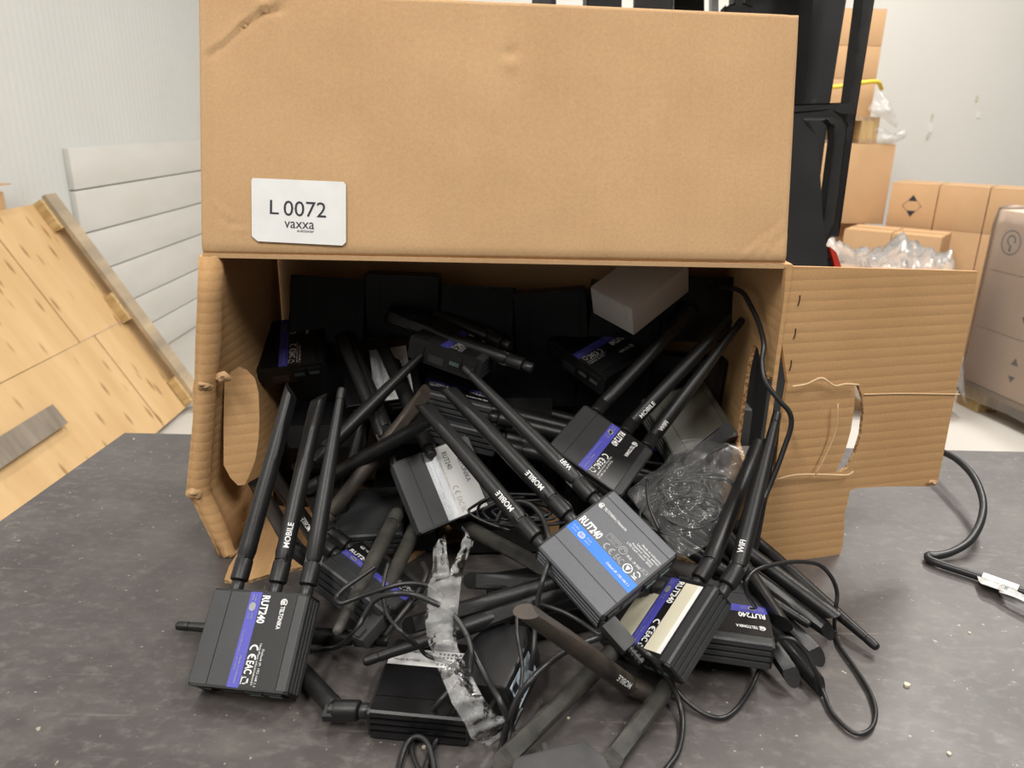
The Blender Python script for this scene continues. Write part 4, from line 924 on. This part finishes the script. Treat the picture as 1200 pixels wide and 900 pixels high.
cord([(716, 750, .055), (700, 742, .06), (680, 728, .055), (660, 717, .05), (640, 710, .045), (625, 705, .04)], .0018, 'thin cord slipping behind the worn brown antenna')
cord([(582, 612, .05), (590, 597, .06), (605, 588, .065), (622, 592, .07), (636, 608, .075), (643, 632, .08), (643, 655, .08), (636, 680, .075), (630, 705, .065), (627, 735, .05), (625, 765, .04), (622, 785, .03)], .0022, 'black cord looped over the antenna hinges left of the slate grey router')
cord([(440, 664, .045), (420, 678, .05), (403, 690, .05), (394, 701, .05), (400, 707, .05), (420, 700, .05), (450, 690, .055), (475, 684, .055), (500, 686, .05), (520, 700, .045)], .0020, 'thin cord bending over the dusty antennas')
cord([(365, 762, .004, 'z'), (395, 758, .012, 'z'), (415, 742, .035), (427, 722, .045), (440, 703, .055), (460, 696, .06), (485, 697, .06), (510, 707, .06), (530, 720, .058), (545, 740, .05), (555, 765, .045), (570, 795, .045), (585, 820, .045), (596, 845, .03)], .0023, 'black cord arching across the plastic sleeve')
cord([(452, 745, .045), (465, 728, .05), (480, 708, .052), (492, 690, .05), (500, 672, .045), (495, 660, .04)], .0022, 'short cord rising from the plug among dusty antennas')
cord([(455, 660, .05), (450, 680, .052), (449, 700, .05), (455, 722, .05), (470, 740, .05), (490, 757, .045, 'z'), (500, 768, .035, 'z'), (520, 775, .035, 'z'), (540, 782, .034, 'z')], .0017, 'thin cord crossing down to the glossy finned router')
cord([(542, 790, .04, 'z'), (530, 805, .038, 'z'), (515, 822, .034, 'z'), (497, 845, .012, 'z'), (487, 862, .004, 'z'), (483, 880, .003, 'z'), (490, 900, .003, 'z'), (500, 915, .003, 'z')], .0018, 'thin cord trailing over the fins of the glossy router')
cord([(548, 745, .06), (553, 765, .052), (550, 790, .045, 'z'), (540, 820, .04, 'z'), (525, 845, .015, 'z'), (510, 870, .004, 'z'), (500, 895, .003, 'z'), (496, 915, .003, 'z')], .0020, 'cord dropping over the glossy finned router to the table')
cord([(465, 915, .003, 'z'), (470, 890, .003, 'z'), (478, 870, .006, 'z'), (488, 863, .009, 'z'), (499, 868, .009, 'z'), (506, 885, .006, 'z'), (510, 910, .003, 'z')], .0021, 'small cord loop on the table at the front')
cord([(534, 845, .006, 'z'), (540, 855, .008, 'z'), (555, 858, .010, 'z'), (570, 853, .016, 'z'), (582, 845, .022, 'z')], .0020, 'cord end curled under the plastic sleeve end')
cord([(606, 715, .055), (606, 740, .055), (610, 765, .05), (612, 785, .045), (608, 820, .04), (600, 850, .02), (592, 880, .006, 'z')], .0016, 'thin cord hanging over the labelled adapter')
cord([(615, 880, .006, 'z'), (600, 886, .004, 'z'), (590, 875, .006, 'z'), (602, 850, .012, 'z'), (612, 830, .02, 'z')], .0018, 'cord bent round the dusty front antenna')
rc = random.Random(4)
for k in range(5):
    pts = []; a0 = rc.random()*6
    for j in range(12): a = a0+j*.62; pts.append((612+ (18+9*k*.6)*math.cos(a)*1.5+rc.uniform(-4, 4), 600+(8+4*k)*math.sin(a)*.8+rc.uniform(-3, 3), .02+.004*k))
    cord(pts, .0013, 'thin coiled cord tangled behind the antenna hinges', name='coiled_cord')
for o in bpy.data.objects:
    if o.name.startswith('coiled_cord'): o['group'] = 'coiled cords behind the slate grey router'
# mains cable on the right with its tag
cord([(1096, 527, .03, 'z'), (1112, 533, .035, 'z'), (1128, 544, .038, 'z'), (1143, 562, .036, 'z'), (1152, 588, .030, 'z'), (1149, 612, .022, 'z'), (1136, 634, .014, 'z'), (1115, 647, .008, 'z'), (1098, 651, .006, 'z'), (1088, 651, .0055, 'z'), (1090, 656, .0055, 'z'), (1105, 662, .0055, 'z'), (1130, 670, .0055, 'z'), (1160, 680, .0055, 'z'), (1200, 694, .0055, 'z'), (1260, 715, .0055, 'z')], .0042, 'thick black mains cable curving on the bare right side of the table', name='mains_cable')
# wrap-round tag
P0, P1 = onZ(1151, 677, .006), onZ(1193, 692, .006); dx = unit(P1-P0); M = frame(P0, dx, np.cross(ZA, dx), ZA); Lt = np.linalg.norm(P1-P0)
tg = empty('cable_tag', M); mb = MB(); mb.cyl([(.0056, 0), (.0056, Lt)], 16, axis='x', cap=False); obj('sleeve', mb.me('tag_sleeve', PAPER, .6), tg)
n = 14; v = []; f = []
for i in range(n+1):
    a = -.6+3.4*i/n; 
    for u in (-.004, Lt*.62+.002*i/n): v.append((u+.012*i/n, -.0056-.013*i/n-.0045*math.sin(a), .001+.004*(1-math.cos(a))*.5))
for i in range(n): f.append((2*i, 2*i+1, 2*i+3, 2*i+2))
obj('leaf', mesh('tag_leaf', v, f, PAPER, True), tg).modifiers.new('t', 'SOLIDIFY').thickness = .0003
v = []; f = []
for i in range(9):
    for u in (0, 1): a = i/8; v.append((Lt*.50+.036*a+.004*u, -.010-.013*u-.010*a, .0035+.003*math.sin(a*3)))
for i in range(8): f.append((2*i, 2*i+1, 2*i+3, 2*i+2))
l2 = obj('leaf', mesh('tag_leaf', v, f, PAPER, True), tg); l2.modifiers.new('t', 'SOLIDIFY').thickness = .0003
mb = MB(); t_ = lambda a, b: (a*.030, -.0185+b*.010, .0058); t_2 = lambda a, b: (Lt*.50+.002+a*.030, -.0215+b*.012-a*.008, .0072)
for k in range(4): txt(mb, '250V~ 10A', .02, .55, .75-.22*k, .88-.22*k, t_)
txt(mb, 'CE', .6, .8, .3, .85, t_)
for k in range(4): txt(mb, 'SEE WARNING', .1, .85, .72-.2*k, .86-.2*k, t_2)
obj('lettering', mesh('tag_lettering', mb.v, mb.f, DARKP), tg)
tag(tg, 'white printed tag wrapped round the thick mains cable', 'tag')

# ------------------------------------------------------------------ clear bag with cords, plastic sleeve
BO = [(798, 516), (815, 514), (835, 516), (862, 522), (878, 536), (880, 552), (868, 582), (856, 606), (842, 628), (815, 648), (795, 652), (778, 632), (760, 610), (742, 588), (736, 576), (752, 562), (775, 546), (788, 530)]
bagfn = lambda a, b: onPl(a, b, V3(.135, .655, .115), unit(V3(-.05, -.45, .85)))
O = loop(BO, bagfn, 7); bn = unit(V3(-.05, -.5, .85))
v, f = crumple(O, bn*.020, 26, .010, 2, 38); v2, f2 = crumple(O, -bn*.012, 10, .004, 9, 30); b_ = len(v)
v = list(v)+list(v2); f = list(f)+[tuple(b_+i for i in q) for q in f2]
bag = obj('plastic_bag', mesh('plastic_bag', v, f, CLEAR, True)); tag(bag, 'crumpled clear plastic bag of black cords right of the violet-striped router', 'bag')
for k in range(7):
    pts = []; a0 = rc.random()*6; R_ = .012+.004*(k % 4); cx, cy = rc.uniform(790, 830), rc.uniform(570, 610); c = bagfn(cx, cy); xx, yy, _ = orth(bn, XA)
    for j in range(14): a = a0+j*.75; pts.append(c + xx*R_*1.3*math.cos(a)+yy*R_*math.sin(a)*(.8+.2*math.sin(j)) + bn*(.002*k-.004+rc.uniform(-.001, .001)))
    v, f = sweep(spline(pts, 5), .0013, 6); tag(obj('coiled_cord', mesh('bag_cord', v, f, CORD, True)), 'thin black cord coiled inside the clear plastic bag', 'cord', 'cords in the clear bag')
v, f = sweep(spline([onS(758, 562, .05), onS(760, 590, .05), onS(773, 622, .05)], 6), .0014, 6); tag(obj('coiled_cord', mesh('bag_cord', v, f, CORD, True)), 'straight bit of cord at the left edge of the clear bag', 'cord')
def sleeve(rowsL, label, fn, amp, seed):
    v = []; f = []; nu = 12
    for (lx, ly, rx, ry, dz) in rowsL:
        a, b = fn(lx, ly, dz), fn(rx, ry, dz)
        for i in range(nu+1):
            s = i/nu; p = a*(1-s)+b*s; nn = V3(0, -.6, .8)
            v.append(p + nn*(amp*1.3*math.sin(math.pi*s) + amp*1.5*MN.noise(Vector((p[0]*150, p[1]*45, p[2]*45))+Vector((seed, 0, 0))) + amp*.9*MN.noise(Vector((p[0]*330, p[1]*110, p[2]*110))+Vector((seed, 2, 0)))))
    for j in range(len(rowsL)-1):
        for i in range(nu): q = j*(nu+1)+i; f.append((q, q+1, q+nu+2, q+nu+1))
    return v, f
def dense(rows, k=4):
    P = spline([V3(*r_) for r_ in rows], k) if len(rows[0]) == 3 else None
    A = np.array(rows, float); out = []
    for i in range(len(A)-1):
        for j in range(k): out.append(tuple(A[i]+(A[i+1]-A[i])*j/k))
    out.append(tuple(A[-1])); return out
# forked upper end and long body of the sleeve, then its lower end on the table
m1 = dense([(508, 640, 514, 640, .07), (507, 648, 522, 627, .07), (507, 660, 524, 650, .07), (505, 672, 527, 668, .068), (503, 685, 531, 676, .066)], 5)
m2 = dense([(541, 621, 543, 621, .07), (545, 626, 555, 632, .07), (538, 645, 554, 638, .07), (530, 665, 546, 655, .068), (525, 680, 542, 672, .066)], 5)
m3 = dense([(502, 684, 541, 676, .066), (500, 700, 539, 695, .062), (498, 725, 536, 720, .056), (500, 745, 534, 742, .05), (504, 760, 536, 758, 0.060), (512, 780, 542, 772, .045), (520, 800, 552, 790, 0.056), (530, 825, 565, 815, 0.052), (545, 848, 580, 835, 0.038), (552, 866, 600, 846, 0.024), (575, 875, 608, 858, .005)], 5)
parts_ = []; mbs = MB()
for k, mm in enumerate((m1, m2, m3)):
    v, f = sleeve(mm, '', lambda a, b, dz: onS(a, b, dz), .0035, k*3.); mbs.add(v, f)
sl = obj('plastic_sleeve', mesh('plastic_sleeve', mbs.v, mbs.f, CLEARS, True)); tag(sl, 'long wrinkled clear plastic sleeve with a forked torn end draped on the pile', 'plastic sleeve')
# crumbs on the table
for (px, py, s) in ((1063, 804, .0028), (157, 515, .0016), (1112, 884, .0018), (497, 876, .0018), (666, 842, .0013), (1136, 742, .0012), (655, 590, .001)):
    c = onZ(px, py, 0); mb = MB(); n = 7
    mb.prism([(s*(.7+.5*rnd.random())*math.cos(6.28*i/n), s*(.6+.5*rnd.random())*math.sin(6.28*i/n)) for i in range(n)], Matrix.Translation(c), 0, s*.7)
    tag(obj('crumb', mb.me('crumb', mat('pale_crumb', (.62, .55, .42), .8))), 'tiny pale crumb of debris on the dark tabletop', 'debris', 'crumbs on the table')
